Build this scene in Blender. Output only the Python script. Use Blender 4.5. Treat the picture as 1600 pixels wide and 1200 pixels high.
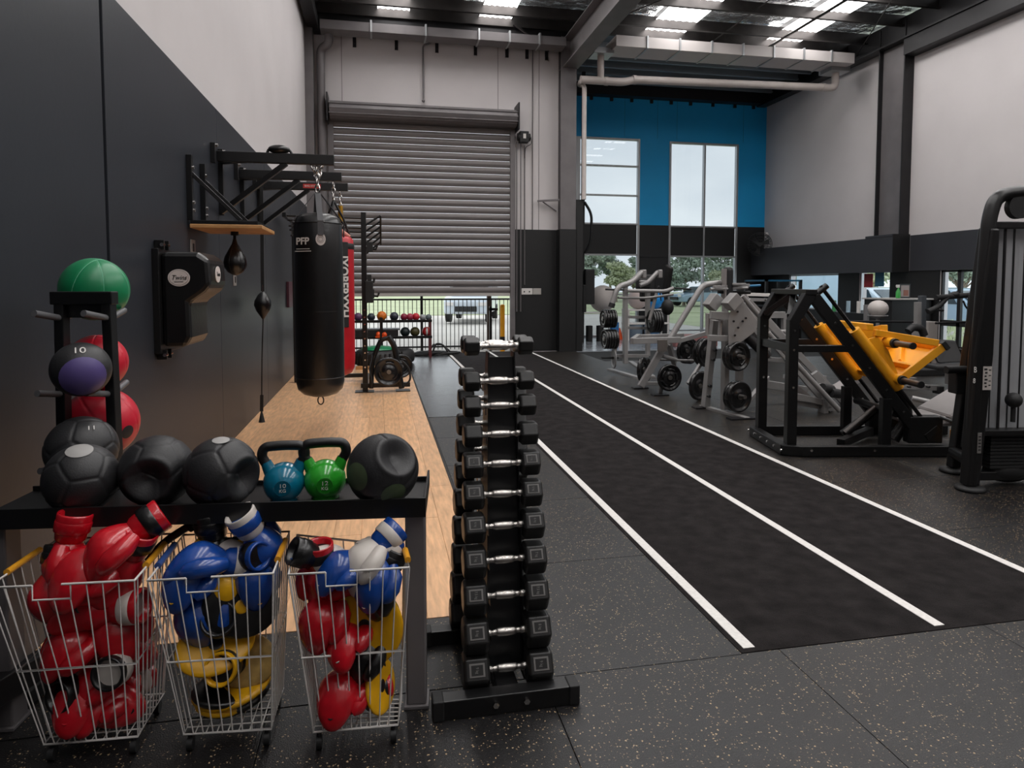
import bpy, math, random
import numpy as np
from mathutils import Vector, Matrix, Euler
R = math.radians
random.seed(7)
for o in list(bpy.data.objects):
    bpy.data.objects.remove(o)
SC = bpy.context.scene
COL = SC.collection

# ---------------------------------------------------------------- camera, sky, light, exposure
cd = bpy.data.cameras.new('camera')
cam = bpy.data.objects.new('camera', cd); COL.objects.link(cam)
cam.location = (0, 0, 1.5)
cam.rotation_euler = Euler((R(90 - 3.1), 0, R(-11.295)), 'XYZ')
cd.sensor_width = 36.0; cd.lens = 36.0 * 1040 / 1600
cd.shift_y = -0.06167
cd.clip_start = 0.05; cd.clip_end = 400
SC.camera = cam
SC.view_settings.view_transform = 'Standard'
SC.view_settings.look = 'None'
SC.view_settings.gamma = 1.0
SC.view_settings.use_curve_mapping = False
SC.view_settings.exposure = 0.0
SC.cycles.use_denoising = True
SC.cycles.max_bounces = 8
SC.cycles.diffuse_bounces = 4
SC.cycles.transparent_max_bounces = 16
SC.cycles.sample_clamp_indirect = 6.0
SKY = 2.3         # overcast sky radiance
SKYLIGHT = 8.6    # day-lit translucent roof sheets

w = bpy.data.worlds.new('overcast_sky'); SC.world = w; w.use_nodes = True
nt = w.node_tree; nt.nodes.clear()
N = nt.nodes.new; L = nt.links.new
tc = N('ShaderNodeTexCoord'); no = N('ShaderNodeTexNoise'); no.inputs['Scale'].default_value = 3.0; no.inputs['Detail'].default_value = 5
mp = N('ShaderNodeMapping'); mp.inputs['Scale'].default_value = (1, 1, 2.2)
cr = N('ShaderNodeValToRGB'); cr.color_ramp.elements[0].position = .35; cr.color_ramp.elements[1].position = .62
cr.color_ramp.elements[0].color = (.64, .69, .74, 1); cr.color_ramp.elements[1].color = (.80, .84, .87, 1)
bg = N('ShaderNodeBackground'); bg.inputs[1].default_value = SKY; ow = N('ShaderNodeOutputWorld')
L(tc.outputs['Generated'], mp.inputs[0]); L(mp.outputs[0], no.inputs[0]); L(no.outputs[0], cr.inputs[0]); L(cr.outputs[0], bg.inputs[0]); L(bg.outputs[0], ow.inputs[0])

# ---------------------------------------------------------------- materials
def H(h):
    h = h.lstrip('#')
    return tuple(((c / 12.92) if c <= .04045 else ((c + .055) / 1.055) ** 2.4) for c in (int(h[i:i + 2], 16) / 255 for i in (0, 2, 4)))
MAT = {}
def mat(name, col, rough=.5, metal=0.0, ns=0, na=.15, bump=0.0, bs=60, emit=None, coat=0.0, stretch=None, objrand=0.0, spec=.5):
    if name in MAT: return MAT[name]
    m = bpy.data.materials.new(name); m.use_nodes = True; t = m.node_tree; n = t.nodes; b = n['Principled BSDF']
    c = H(col) if isinstance(col, str) else col
    b.inputs['Base Color'].default_value = (*c, 1); b.inputs['Roughness'].default_value = rough; b.inputs['Metallic'].default_value = metal
    b.inputs['Specular IOR Level'].default_value = spec
    if coat: b.inputs['Coat Weight'].default_value = coat; b.inputs['Coat Roughness'].default_value = .08
    geo = n.new('ShaderNodeNewGeometry'); vec = geo.outputs['Position']
    if stretch:
        mm = n.new('ShaderNodeMapping'); mm.inputs['Scale'].default_value = stretch; t.links.new(vec, mm.inputs[0]); vec = mm.outputs[0]
    colout = None
    if ns:
        x = n.new('ShaderNodeTexNoise'); x.inputs['Scale'].default_value = ns; x.inputs['Detail'].default_value = 4; t.links.new(vec, x.inputs[0])
        mr = n.new('ShaderNodeMapRange'); mr.inputs['From Min'].default_value = .3; mr.inputs['From Max'].default_value = .7
        mr.inputs['To Min'].default_value = 1 - na; mr.inputs['To Max'].default_value = 1 + na; t.links.new(x.outputs[0], mr.inputs[0])
        mx = n.new('ShaderNodeMix'); mx.data_type = 'RGBA'; mx.blend_type = 'MULTIPLY'; mx.inputs[0].default_value = 1
        mx.inputs[6].default_value = (*c, 1); t.links.new(mr.outputs[0], mx.inputs[7]); colout = mx.outputs[2]
        t.links.new(colout, b.inputs['Base Color'])
    if objrand:
        oi = n.new('ShaderNodeObjectInfo'); mr2 = n.new('ShaderNodeMapRange'); mr2.inputs['To Min'].default_value = 1 - objrand; mr2.inputs['To Max'].default_value = 1 + objrand
        t.links.new(oi.outputs['Random'], mr2.inputs[0]); m2 = n.new('ShaderNodeMix'); m2.data_type = 'RGBA'; m2.blend_type = 'MULTIPLY'; m2.inputs[0].default_value = 1
        m2.inputs[6].default_value = (*c, 1)
        if colout: t.links.new(colout, m2.inputs[6])
        t.links.new(mr2.outputs[0], m2.inputs[7]); t.links.new(m2.outputs[2], b.inputs['Base Color'])
    if bump:
        y = n.new('ShaderNodeTexNoise'); y.inputs['Scale'].default_value = bs; y.inputs['Detail'].default_value = 3; t.links.new(vec, y.inputs[0])
        bp = n.new('ShaderNodeBump'); bp.inputs['Strength'].default_value = bump; bp.inputs['Distance'].default_value = .01
        t.links.new(y.outputs[0], bp.inputs['Height']); t.links.new(bp.outputs[0], b.inputs['Normal'])
    if emit:
        b.inputs['Emission Color'].default_value = (*c, 1); b.inputs['Emission Strength'].default_value = emit
    MAT[name] = m; return m

def speckle(name, base, fleck, rough, scale, dens, rad):
    m = mat(name, base, rough, ns=3, na=.25, bump=.25, bs=220); t = m.node_tree; n = t.nodes; b = n['Principled BSDF']
    geo = n.new('ShaderNodeNewGeometry'); v = n.new('ShaderNodeTexVoronoi'); v.inputs['Scale'].default_value = scale
    wn = n.new('ShaderNodeTexNoise'); wn.inputs['Scale'].default_value = 300
    add = n.new('ShaderNodeMix'); add.data_type = 'RGBA'; add.inputs[0].default_value = .012
    t.links.new(geo.outputs['Position'], add.inputs[6]); t.links.new(wn.outputs['Color'], add.inputs[7]); t.links.new(geo.outputs['Position'], wn.inputs[0])
    t.links.new(add.outputs[2], v.inputs[0])
    sep = n.new('ShaderNodeSeparateColor'); t.links.new(v.outputs['Color'], sep.inputs[0])
    a = n.new('ShaderNodeMath'); a.operation = 'LESS_THAN'; a.inputs[1].default_value = dens; t.links.new(sep.outputs[0], a.inputs[0])
    rr = n.new('ShaderNodeMath'); rr.operation = 'MULTIPLY_ADD'; rr.inputs[1].default_value = rad; rr.inputs[2].default_value = rad * .4; t.links.new(sep.outputs[1], rr.inputs[0])
    d = n.new('ShaderNodeMath'); d.operation = 'LESS_THAN'; t.links.new(v.outputs['Distance'], d.inputs[0]); t.links.new(rr.outputs[0], d.inputs[1])
    k = n.new('ShaderNodeMath'); k.operation = 'MULTIPLY'; t.links.new(a.outputs[0], k.inputs[0]); t.links.new(d.outputs[0], k.inputs[1])
    mx = n.new('ShaderNodeMix'); mx.data_type = 'RGBA'; old = b.inputs['Base Color'].links[0].from_socket
    t.links.new(old, mx.inputs[6]); mx.inputs[7].default_value = (*H(fleck), 1); t.links.new(k.outputs[0], mx.inputs[0]); t.links.new(mx.outputs[2], b.inputs['Base Color'])
    return m

def glassmat(name, tint=(.93, .96, .97)):
    m = bpy.data.materials.new(name); m.use_nodes = True; t = m.node_tree; n = t.nodes; n.clear()
    tr = n.new('ShaderNodeBsdfTransparent'); tr.inputs[0].default_value = (*tint, 1); g = n.new('ShaderNodeBsdfGlossy'); g.inputs['Roughness'].default_value = .02
    fr = n.new('ShaderNodeFresnel'); fr.inputs[0].default_value = 1.45; mx = n.new('ShaderNodeMixShader'); o = n.new('ShaderNodeOutputMaterial')
    ge = n.new('ShaderNodeNewGeometry'); iv = n.new('ShaderNodeMath'); iv.operation = 'SUBTRACT'; iv.inputs[0].default_value = 1; t.links.new(ge.outputs['Backfacing'], iv.inputs[1])
    ml = n.new('ShaderNodeMath'); ml.operation = 'MULTIPLY'; t.links.new(fr.outputs[0], ml.inputs[0]); t.links.new(iv.outputs[0], ml.inputs[1]); t.links.new(ml.outputs[0], mx.inputs[0]); t.links.new(tr.outputs[0], mx.inputs[1]); t.links.new(g.outputs[0], mx.inputs[2]); t.links.new(mx.outputs[0], o.inputs[0])
    MAT[name] = m; return m

RUBBER = speckle('speckled rubber', '#181718', '#c0a680', .36, 112, .30, .26)
LANE = mat('plain rubber tile', '#28292b', .27, ns=5, na=.12, bump=.1, bs=200, spec=.9)
TURF = mat('charcoal turf', '#292626', .95, ns=9, na=.35, bump=.9, bs=260, spec=.1)
LINE = mat('white turf line', '#d9d6d2', .8, ns=60, na=.08)
WOOD = mat('oak floor', '#d9ab80', .36, ns=5, na=.22, bump=.03, bs=20, stretch=(7, 1, 7), objrand=.09, spec=.6)
CONC = mat('pale concrete', '#8d9298', .2, ns=2, na=.12)
WALLG = mat('light grey wall paint', '#cac5c5', .75, ns=1.2, na=.03, bump=.03, bs=120)
PANEL = mat('dark grey wall lining', '#2b2e34', .40, ns=2, na=.06, bump=.03, bs=30, spec=.3)
WBLK = mat('black wall paint', '#101011', .55, ns=3, na=.1)
BLUE = mat('blue wall paint', '#10a4e2', .6, ns=1, na=.05)
BAND = mat('charcoal bulkhead paint', '#303136', .55, ns=2, na=.05)
STEEL = mat('grey painted steel', '#6f6b6c', .5, .2, ns=3, na=.1)
STEELD = mat('dark painted steel', '#232224', .45, .3, ns=3, na=.15)
PURL = mat('galvanised purlin', '#3f3c3b', .42, .7, ns=4, na=.2)
FOIL = mat('silver foil insulation', '#d8dcde', .24, .75, ns=2, na=.2, bump=1.0, bs=3.5)
for _n in FOIL.node_tree.nodes:
    if _n.type == 'BUMP': _n.inputs['Distance'].default_value = .08
SHUT = mat('grey shutter steel', '#7a7574', .55, .12, ns=2, na=.06)
ALU = mat('window aluminium', '#a9abad', .35, .6)
PVC = mat('white plastic pipe', '#c9c0bb', .4, ns=4, na=.06)
GLASS = glassmat('window glass', (.64, .66, .67)); CLEAR = glassmat('clear glass', (.88, .91, .92))
BLK = mat('black powder coat', '#121213', .34, ns=20, na=.1, spec=.5)
BLKM = mat('matt black plastic', '#171718', .6, ns=20, na=.1)
RUB = mat('black hex rubber', '#161616', .42, ns=30, na=.15, bump=.05, bs=300)
RUBL = mat('grey moulded number plate', '#6e6c6a', .45)
CHROME = mat('chrome', '#d6d3d0', .16, 1.0)
LEATH = mat('black vinyl', '#0f0f10', .3, ns=12, na=.2, bump=.12, bs=25, spec=.6)
REDV = mat('red vinyl', '#b8101f', .26, ns=14, na=.22, bump=.3, bs=16, coat=.3, spec=.6)
BAGRED = mat('red bag vinyl', '#b00d1d', .4, ns=10, na=.1, bump=.05, bs=22)
BLUEV = mat('blue vinyl', '#12418f', .26, ns=14, na=.2, bump=.3, bs=16, coat=.3, spec=.6)
WHTV = mat('off white vinyl', '#c9c2bb', .4, ns=10, na=.1, bump=.08, bs=22)
YELV = mat('yellow vinyl', '#e2a90e', .38, ns=10, na=.12, bump=.08, bs=22)
WIRE = mat('white coated wire', '#d5d1cd', .35)
YEL = mat('yellow powder coat', '#f0a51e', .38, ns=6, na=.06)
SILV = mat('silver powder coat', '#918f8e', .38, .25, ns=6, na=.06)
BALLK = mat('black rubber ball', '#222224', .5, ns=8, na=.15, bump=.1, bs=160)
BALLG = mat('green rubber ball', '#0d7a4c', .36, ns=6, na=.08)
BALLR = mat('red rubber ball', '#c01a30', .38, ns=6, na=.1)
BALLP = mat('purple rubber ball', '#5a4d86', .4)
WHITE = mat('white print', '#d8d4d0', .5)
SEATG = mat('grey vinyl pad', '#85807f', .45, ns=10, na=.05)
BRUSH = mat('brushed silver shroud', '#b2b4b7', .38, .3, ns=3, na=.08, stretch=(1, 1, .05))
TEAL = mat('teal enamel', '#0b6d8a', .22, coat=.5)
LIME = mat('green enamel', '#2fa52e', .22, coat=.5)
PLY = mat('plywood edge', '#b98a58', .5, ns=8, na=.15)
ORNG = mat('orange plastic', '#e8551c', .4)

# ---------------------------------------------------------------- mesh helpers
def V(*a): return Vector(a if len(a) > 1 else a[0])
class MB:
    def __init__(s): s.v = []; s.f = []; s.s = []
    def add(s, vs, fs, sm=False):
        k = len(s.v); s.v += [tuple(v) for v in vs]; s.f += [tuple(i + k for i in f) for f in fs]; s.s += [sm] * len(fs); return s
    def frame(s, c, ax, ay, az, sx, sy, sz):
        c = V(c); ax, ay, az = ax * sx / 2, ay * sy / 2, az * sz / 2
        vs = [c + ax * i + ay * j + az * k for k in (-1, 1) for j in (-1, 1) for i in (-1, 1)]
        return s.add(vs, [(0, 2, 3, 1), (4, 5, 7, 6), (0, 1, 5, 4), (2, 6, 7, 3), (0, 4, 6, 2), (1, 3, 7, 5)])
    def box(s, x0, x1, y0, y1, z0, z1):
        return s.frame(((x0 + x1) / 2, (y0 + y1) / 2, (z0 + z1) / 2), V(1, 0, 0), V(0, 1, 0), V(0, 0, 1), x1 - x0, y1 - y0, z1 - z0)
    def cbox(s, c, size, rz=0, M=None):
        m = M or Matrix.Rotation(rz, 3, 'Z')
        return s.frame(c, m @ V(1, 0, 0), m @ V(0, 1, 0), m @ V(0, 0, 1), *size)
    def bar(s, p, q, w, h, up=(0, 0, 1)):
        p, q = V(p), V(q); d = (q - p); l = d.length; d.normalize(); u = V(up)
        if abs(d.dot(u)) > .98: u = V(0, 1, 0)
        a = d.cross(u).normalized(); b = a.cross(d)
        return s.frame((p + q) / 2, d, a, b, l, w, h)
    def tube(s, pts, r, n=10, closed=False, sm=True, caps=True):
        pts = [V(p) for p in pts]; m = len(pts); rings = []; prev = None
        rs = r if isinstance(r, (list, tuple)) else [r] * m
        for i in range(m):
            if closed: t = (pts[(i + 1) % m] - pts[i - 1])
            else: t = pts[min(i + 1, m - 1)] - pts[max(i - 1, 0)]
            t.normalize()
            if prev is None:
                a = t.cross(V(0, 0, 1)) if abs(t.z) < .9 else t.cross(V(0, 1, 0))
            else: a = prev - t * prev.dot(t)
            a.normalize(); prev = a; b = t.cross(a)
            rings.append([pts[i] + (a * math.cos(2 * math.pi * k / n) + b * math.sin(2 * math.pi * k / n)) * rs[i] for k in range(n)])
        vs = [v for g in rings for v in g]; fs = []
        for i in range(m if closed else m - 1):
            j = (i + 1) % m
            for k in range(n): fs.append((i * n + k, i * n + (k + 1) % n, j * n + (k + 1) % n, j * n + k))
        s.add(vs, fs, sm)
        if caps and not closed:
            s.add(rings[0], [tuple(reversed(range(n)))]); s.add(rings[-1], [tuple(range(n))])
        return s
    def cyl(s, p, q, r, n=16, r2=None): return s.tube([p, q], [r, r if r2 is None else r2], n)
    def lathe(s, prof, c=(0, 0, 0), n=32, M=None, sm=True):
        M = M or Matrix.Identity(3); c = V(c); vs = []; fs = []
        for (r, z) in prof:
            for k in range(n): vs.append(c + M @ V(r * math.cos(2 * math.pi * k / n), r * math.sin(2 * math.pi * k / n), z))
        for i in range(len(prof) - 1):
            for k in range(n): fs.append((i * n + k, i * n + (k + 1) % n, (i + 1) * n + (k + 1) % n, (i + 1) * n + k))
        s.add(vs, fs, sm)
        if prof[0][0] > 1e-5: s.add(vs[:n], [tuple(reversed(range(n)))])
        if prof[-1][0] > 1e-5: s.add(vs[-n:], [tuple(range(n))])
        return s
    def sph(s, c, r, n=24, m=16, fn=None, M=None):
        c = V(c); rr = r if isinstance(r, (tuple, list)) else (r, r, r); vs = []; fs = []
        for i in range(m + 1):
            a = math.pi * i / m
            for k in range(n):
                b = 2 * math.pi * k / n; d = V(math.sin(a) * math.cos(b), math.sin(a) * math.sin(b), math.cos(a))
                p = V(d.x * rr[0], d.y * rr[1], d.z * rr[2])
                if fn: p = fn(d, p)
                if M: p = M @ p
                vs.append(c + p)
        for i in range(m):
            for k in range(n): fs.append((i * n + k, (i + 1) * n + k, (i + 1) * n + (k + 1) % n, i * n + (k + 1) % n))
        return s.add(vs, fs, True)
    def prism(s, pts, d):
        pts = [V(p) for p in pts]; d = V(d); n = len(pts); vs = pts + [p + d for p in pts]
        fs = [tuple(reversed(range(n))), tuple(range(n, 2 * n))] + [(i, (i + 1) % n, n + (i + 1) % n, n + i) for i in range(n)]
        return s.add(vs, fs)
    def build(s, name, m, parent=None, bevel=0, label=None):
        org = ORG.get(parent, V(0, 0, 0)) if parent else V(0, 0, 0)
        me = bpy.data.meshes.new(name); me.from_pydata([tuple(V(v) - org) for v in s.v], [], s.f); me.validate()
        if len(me.polygons) == len(s.s): me.polygons.foreach_set('use_smooth', s.s)
        import bmesh
        bm = bmesh.new(); bm.from_mesh(me); bmesh.ops.recalc_face_normals(bm, faces=bm.faces); bm.to_mesh(me); bm.free()
        me.materials.append(m)
        o = bpy.data.objects.new(name, me); COL.objects.link(o)
        if parent: o.parent = parent; ORG[o] = org
        if bevel:
            b = o.modifiers.new('edge', 'BEVEL'); b.width = bevel; b.segments = 2; b.limit_method = 'ANGLE'; b.angle_limit = R(40)
        if label: o['label'] = label
        return o
ORG = {}
def thing(name, label, cat, loc=(0, 0, 0), group=None):
    o = bpy.data.objects.new(name, None); COL.objects.link(o); o.location = loc; o.empty_display_size = .1
    o['label'] = label; o['category'] = cat
    if group: o['group'] = group
    ORG[o] = V(loc); return o
def tag(o, label, cat, group=None):
    o['label'] = label; o['category'] = cat
    if group: o['group'] = group
    return o
def struct(o): o['kind'] = 'structure'; return o
def base_to(o, loc):
    "give a single-mesh thing its origin at its base"
    loc = V(loc); o.data.transform(Matrix.Translation(-loc)); o.location = loc; ORG[o] = loc; return o
def dup(o, parent=None, data=None):
    c = o.copy(); COL.objects.link(c)
    if parent: c.parent = parent
    ORG[c] = ORG.get(o, V(0, 0, 0))
    for ch in [x for x in o.children]: dup(ch, c)
    return c
def text(body, size, loc, M, m, parent=None, name='lettering', ext=.0008, shear=0, sx=1.0, bold=0.0):
    c = bpy.data.curves.new(name, 'FONT'); c.body = body; c.size = size; c.align_x = 'CENTER'; c.align_y = 'CENTER'; c.extrude = ext; c.shear = shear; c.offset = bold
    c.materials.append(m); o = bpy.data.objects.new(name, c); COL.objects.link(o)
    org = ORG.get(parent, V(0, 0, 0)) if parent else V(0, 0, 0)
    o.matrix_basis = Matrix.Translation(V(loc) - org) @ M.to_4x4() @ Matrix.Diagonal((sx, 1, 1, 1))
    dg = bpy.context.evaluated_depsgraph_get(); dg.update(); me = bpy.data.meshes.new_from_object(o.evaluated_get(dg)); mb_ = o.matrix_basis.copy()
    bpy.data.objects.remove(o); o = bpy.data.objects.new(name, me); COL.objects.link(o); o.matrix_basis = mb_
    if parent: o.parent = parent; ORG[o] = org
    return o
def axes(x, y): # matrix whose local X is x and local Y is y
    x = V(x).normalized(); z = x.cross(V(y)).normalized(); y = z.cross(x); return Matrix((x, y, z)).transposed()
def arc(c, r, a0, a1, n, ux, uy):
    c, ux, uy = V(c), V(ux), V(uy); return [c + ux * r * math.cos(R(a0 + (a1 - a0) * i / n)) + uy * r * math.sin(R(a0 + (a1 - a0) * i / n)) for i in range(n + 1)]
def rounded(pts, rad, n=5):
    pts = [V(p) for p in pts]; out = [pts[0]]
    for a, b, c in zip(pts, pts[1:], pts[2:]):
        d1 = (a - b); d2 = (c - b); r1 = min(rad, d1.length * .48, d2.length * .48); p = b + d1.normalized() * r1; q = b + d2.normalized() * r1
        for i in range(n + 1):
            t = i / n; out.append(p * (1 - t) ** 2 + b * 2 * t * (1 - t) + q * t * t)
    out.append(pts[-1]); return out

# ================================================================ SETTING
XL, XR, YB, YF, YN = -1.40, 11.35, 14.70, 18.20, -5.0
ZT = 7.25
floor = struct(MB().box(XL - .2, XR + .2, YN, YB + .2, -.2, -.022).box(4.05, XR + .2, YB + .2, YF + .15, -.2, -.022).build('floor', mat('floor slab', '#151515', .8)))
def copies(proto, places, parent):
    "place alike pieces sharing mesh data"
    for i, p in enumerate(places):
        o = proto if i == 0 else proto.copy()
        if i: COL.objects.link(o)
        o.parent = parent; o.location = p
g = .0012
big = MB().box(-.5 + g, .5 - g, -.5 + g, .5 - g, -.02, 0).build('rubber_tile', RUBBER, bevel=.0015)
pl = []
yy = 2.40
for j in range(8):
    y0 = yy - .5 - j
    for i in range(13):
        x0 = XL + .5 + i
        if y0 > YN and x0 < XR: pl.append((x0, y0, 0))
copies(big, pl, floor)
r2 = MB().box(-.5 + g, .5 - g, -.5 + g, .5 - g, -.02, 0).build('rubber_tile', RUBBER, bevel=.0015)
pl = [(3.34 + .5 + i, 2.4 + .5 + j, 0) for i in range(8) for j in range(12) if not (i >= 1 and j >= 10)]
copies(r2, pl, floor)
# short row beside the turf up to the oak strip
r3 = MB().box(-.478, .478, -.265, .265, -.02, 0).build('rubber_tile', RUBBER, bevel=.0015)
copies(r3, [(-.915, 2.67, 0), (.048, 2.67, 0)], floor)
ln = MB().box(-.448, .448, -.508, .508, -.02, 0).build('rubber_tile', RUBBER, bevel=.0015)
copies(ln, [(.985, 2.4 + .5 + j * 1.02, 0) for j in range(5)], floor)
ln2 = MB().box(-.449, .449, -.375, .375, -.02, 0).build('rubber_tile', LANE, bevel=.002)
copies(ln2, [(.985, 7.895 + j * .755, 0) for j in range(9)], floor)
MB().box(.515, .535, 2.93, YB, -.02, .004).build('edge_strip', mat('black edge strip', '#0b0b0b', .5), floor, .003)
MB().box(1.435, 3.338, 2.403, YB, -.02, .0012).build('turf_strip', TURF, floor)
for x in (1.485, 2.405, 3.305):
    MB().box(x - .026, x + .026, 2.43, YB, .0012, .0035).build('line_marking', LINE, floor)
MB().box(4.36, XR, YB - .2 if False else 14.4, YF, -.02, -.001).build('concrete_slab', CONC, floor)
# oak planks
plk = MB().box(-.0795, .0795, -.899, .899, -.02, .001).build('floor_plank', WOOD, bevel=.0015)
pl = []
for i in range(12):
    off = (i * .67) % 1.8
    for j in range(-1, 8):
        y0 = 2.94 + .9 + j * 1.8 + off
        lo, hi = y0 - .9, y0 + .9
        if lo >= 2.93 and hi <= YB: pl.append((XL + .08 + i * .16, y0, 0))
        elif 2.93 <= lo < YB - .05: MB().box(XL + .08 + i * .16 - .0795, XL + .08 + i * .16 + .0795, lo + .001, YB, -.02, .001).build('floor_plank', WOOD, floor, .0015)
copies(plk, pl, floor)
for i in range(12):   # cut ends along the near edge
    off = (i * .67) % 1.8
    if off > .02:
        x0 = XL + .08 + i * .16
        o = MB().box(x0 - .0795, x0 + .0795, 2.94, 2.94 + off - .002, -.02, .001).build('floor_plank', WOOD, floor, .0015)

# ---- left wall: grey upper wall, dark lining panels
wl = struct(MB().box(XL - .2, XL - .035, YN, YB, -.1, ZT + .3).build('wall_left', WALLG))
for (y0, y1) in ((YN, -1.2), (-1.18, 1.32), (1.34, 3.865), (3.905, 6.395), (6.402, 8.895), (8.902, 11.395), (11.402, 14.0)):
    MB().box(XL - .034, XL, y0, y1, 0, 3.06).build('wall_panel', PANEL, wl, .003)
MB().box(XL - .035, XL - .02, 3.865, 3.905, 0, 3.05).build('joint_strip', mat('joint black', '#050505', .6), wl)
MB().box(XL - .034, XL + .13, 14.35, 14.62, 0, ZT).build('steel_column', STEEL, wl, .006)
# ---- back wall with roller door opening
wb = struct(MB().box(XL - .2, -.93, YB, YB + .2, -.1, ZT).box(2.93, 4.0, YB, YB + .2, -.1, ZT).box(-.93, 2.93, YB, YB + .2, 5.0, ZT).build('wall_back', WALLG))
MB().box(2.96, 4.0, YB - .012, YB, 0, 2.74).build('dado_panel', WBLK, wb)
MB().box(XL, -1.0, YB - .012, YB, 0, 2.74).build('dado_panel', WBLK, wb)
for x in (-.72, 2.62, 3.55): MB().box(x - .006, x + .006, YB - .004, YB, 5.3 if x < 3 else 2.74, ZT).build('joint_strip', STEEL, wb)
for x in (-.45, .42, 1.28, 2.12, 2.82, 3.27, 3.72):
    MB().box(x - .035, x + .035, YB - .03, YB, 6.50, 6.72).cyl((x, YB - .045, 6.58), (x, YB - .03, 6.58), .015, 8).build('cleat', STEELD, wb)
MB().box(XL, 4.0, 14.45, 14.68, 6.70, ZT).build('fascia_beam', STEELD, wb, .004)
# I column at the end of the wall
cb = MB().box(3.98, 4.34, 14.42, 14.44, 2.74, 6.95).box(3.98, 4.34, 14.72, 14.74, 2.74, 6.95).box(4.15, 4.17, 14.44, 14.72, 2.74, 6.95)
struct(cb.build('trim_1', STEEL, None, .002))
MB().box(3.96, 4.36, 14.40, 14.78, 0, 2.74).build('column_cladding', WBLK, wb, .004)
MB().box(4.34, 4.50, 14.40, 14.95, 0, 3.40).build('column_cladding', WBLK, wb, .004)
# short return wall and far wall with windows
wr2 = struct(MB().box(4.05, 4.30, YB + .2, YF, -.1, ZT).build('wall_return', WBLK))
W1 = (5.56, 7.34); W2 = (8.30, 10.42)
fw = MB().box(4.3, 4.75, YF, YF + .15, 3.22, ZT).box(W1[1] + .02, W2[0] - .02, YF, YF + .15, 3.22, ZT).box(W2[1] + .02, XR, YF, YF + .15, 3.22, ZT)
fw.box(4.75, W1[1] + .02, YF, YF + .15, 5.66, ZT).box(W2[0] - .02, W2[1] + .02, YF, YF + .15, 5.64, ZT)
wf = struct(fw.build('wall_far', BLUE))
lb = MB().box(4.3, 4.75, YF, YF + .15, -.1, 3.22).box(W1[1] + .02, W2[0] - .02, YF, YF + .15, -.1, 3.22).box(W2[1] + .02, XR, YF, YF + .15, -.1, 3.22)
lb.build('dado_panel', WBLK, wf)
MB().box(7.31, 8.32, YF - .02, YF, 2.3, 3.22).build('spandrel', WBLK, wf)
MB().box(4.3, XR, YF - .3, YF, 6.78, ZT).build('fascia_beam', STEELD, wf)
for x in (5.9, 6.5, 7.1, 7.7, 8.3, 8.9, 9.6, 10.3, 10.9): MB().box(x - .04, x + .04, YF - .05, YF, 6.68, 6.8).build('cleat', STEELD, wf)
for x in (6.9, 7.9, 8.5, 10.6): MB().box(x - .003, x + .003, YF - .002, YF, 5.7, 6.78).build('joint_strip', mat('joint blue', '#05506f', .6), wf)
def window(n, x0, x1, z0, z1, vs=(), hs=(), spand=()):
    o = struct(MB().box(x0 - .03, x0 + .03, YF - .03, YF + .09, z0, z1).box(x1 - .03, x1 + .03, YF - .03, YF + .09, z0, z1).box(x0 + .03, x1 - .03, YF - .03, YF + .09, z1 - .05, z1).box(x0 + .03, x1 - .03, YF - .03, YF + .09, z0, z0 + .06).build('window_%d' % n, ALU, None, .004))
    for v in vs: MB().box(v - .025, v + .025, YF - .03, YF + .09, z0 + .06, z1 - .05).build('mullion', ALU, o, .003)
    for h in hs: MB().box(x0 + .03, x1 - .03, YF - .025, YF + .085, h - .022, h + .022).build('transom', ALU, o, .003)
    xs = [x0 + .03] + list(vs) + [x1 - .03]; zs = [z0 + .05] + list(hs) + [z1 - .05]
    for a, b in zip(xs, xs[1:]):
        for c, d in zip(zs, zs[1:]):
            if any(s0 <= (c + d) / 2 <= s1 for s0, s1 in spand):
                MB().box(a + .02, b - .02, YF - .01, YF + .03, c + .02, d - .02).build('spandrel_panel', WBLK, o)
            else: MB().box(a, b, YF + .03, YF + .038, c, d).build('glass_pane', GLASS, o)
window(1, W1[0], W1[1], .0, 5.66, (), (1.22, 2.36, 3.24, 4.05, 4.88), [(2.36, 3.24)])
window(2, W2[0], W2[1], .0, 5.63, (9.38,), (.16, 2.33, 3.20), [(2.33, 3.2)])
window(3, 4.78, 5.50, .0, 5.66, (), (1.22, 3.24, 4.05, 4.88))
# ---- right wall
yw = [(16.9, 14.85, .85, 1.78), (14.1, 13.12, .85, 1.82), (11.75, 10.85, .22, 1.80)]
rw = MB().box(XR, XR + .2, YN, YF + .15, 1.82, ZT).box(XR, XR + .2, 16.9, YF + .15, -.1, 1.82).box(XR, XR + .2, 14.1, 14.85, -.1, 1.82).box(XR, XR + .2, 11.75, 13.12, -.1, 1.82).box(XR, XR + .2, YN, 10.85, -.1, 1.82)
for a, b, c, d in yw: rw.box(XR, XR + .2, b, a, -.1, c)
wr = struct(rw.build('wall_right', WALLG))
for a, b in ((16.9, YF), (14.1, 14.85), (11.75, 13.12), (YN, 10.85)): MB().box(XR - .012, XR, a, b, 0, 1.80).build('dado_panel', WBLK, wr)
for a, b, c, d in yw: MB().box(XR - .012, XR, b, a, 0, c).build('dado_panel', WBLK, wr)
MB().box(XR - .03, XR, YN, 12.55, 1.80, 2.57).build('dado_band', BAND, wr, .004)
MB().box(10.92, XR, 12.60, YF, 1.78, 2.55).build('bulkhead', BAND, wr, .004)
MB().box(10.915, XR, 12.60, 13.42, 2.55, 2.60).build('bulkhead_step', BAND, wr, .003)
MB().box(10.925, XR + .0, 12.585, 12.60, 1.78, 2.60).build('bulkhead_end_shade', WBLK, wr)  # end face lit from behind; its shade is put in as a black sheet
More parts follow.
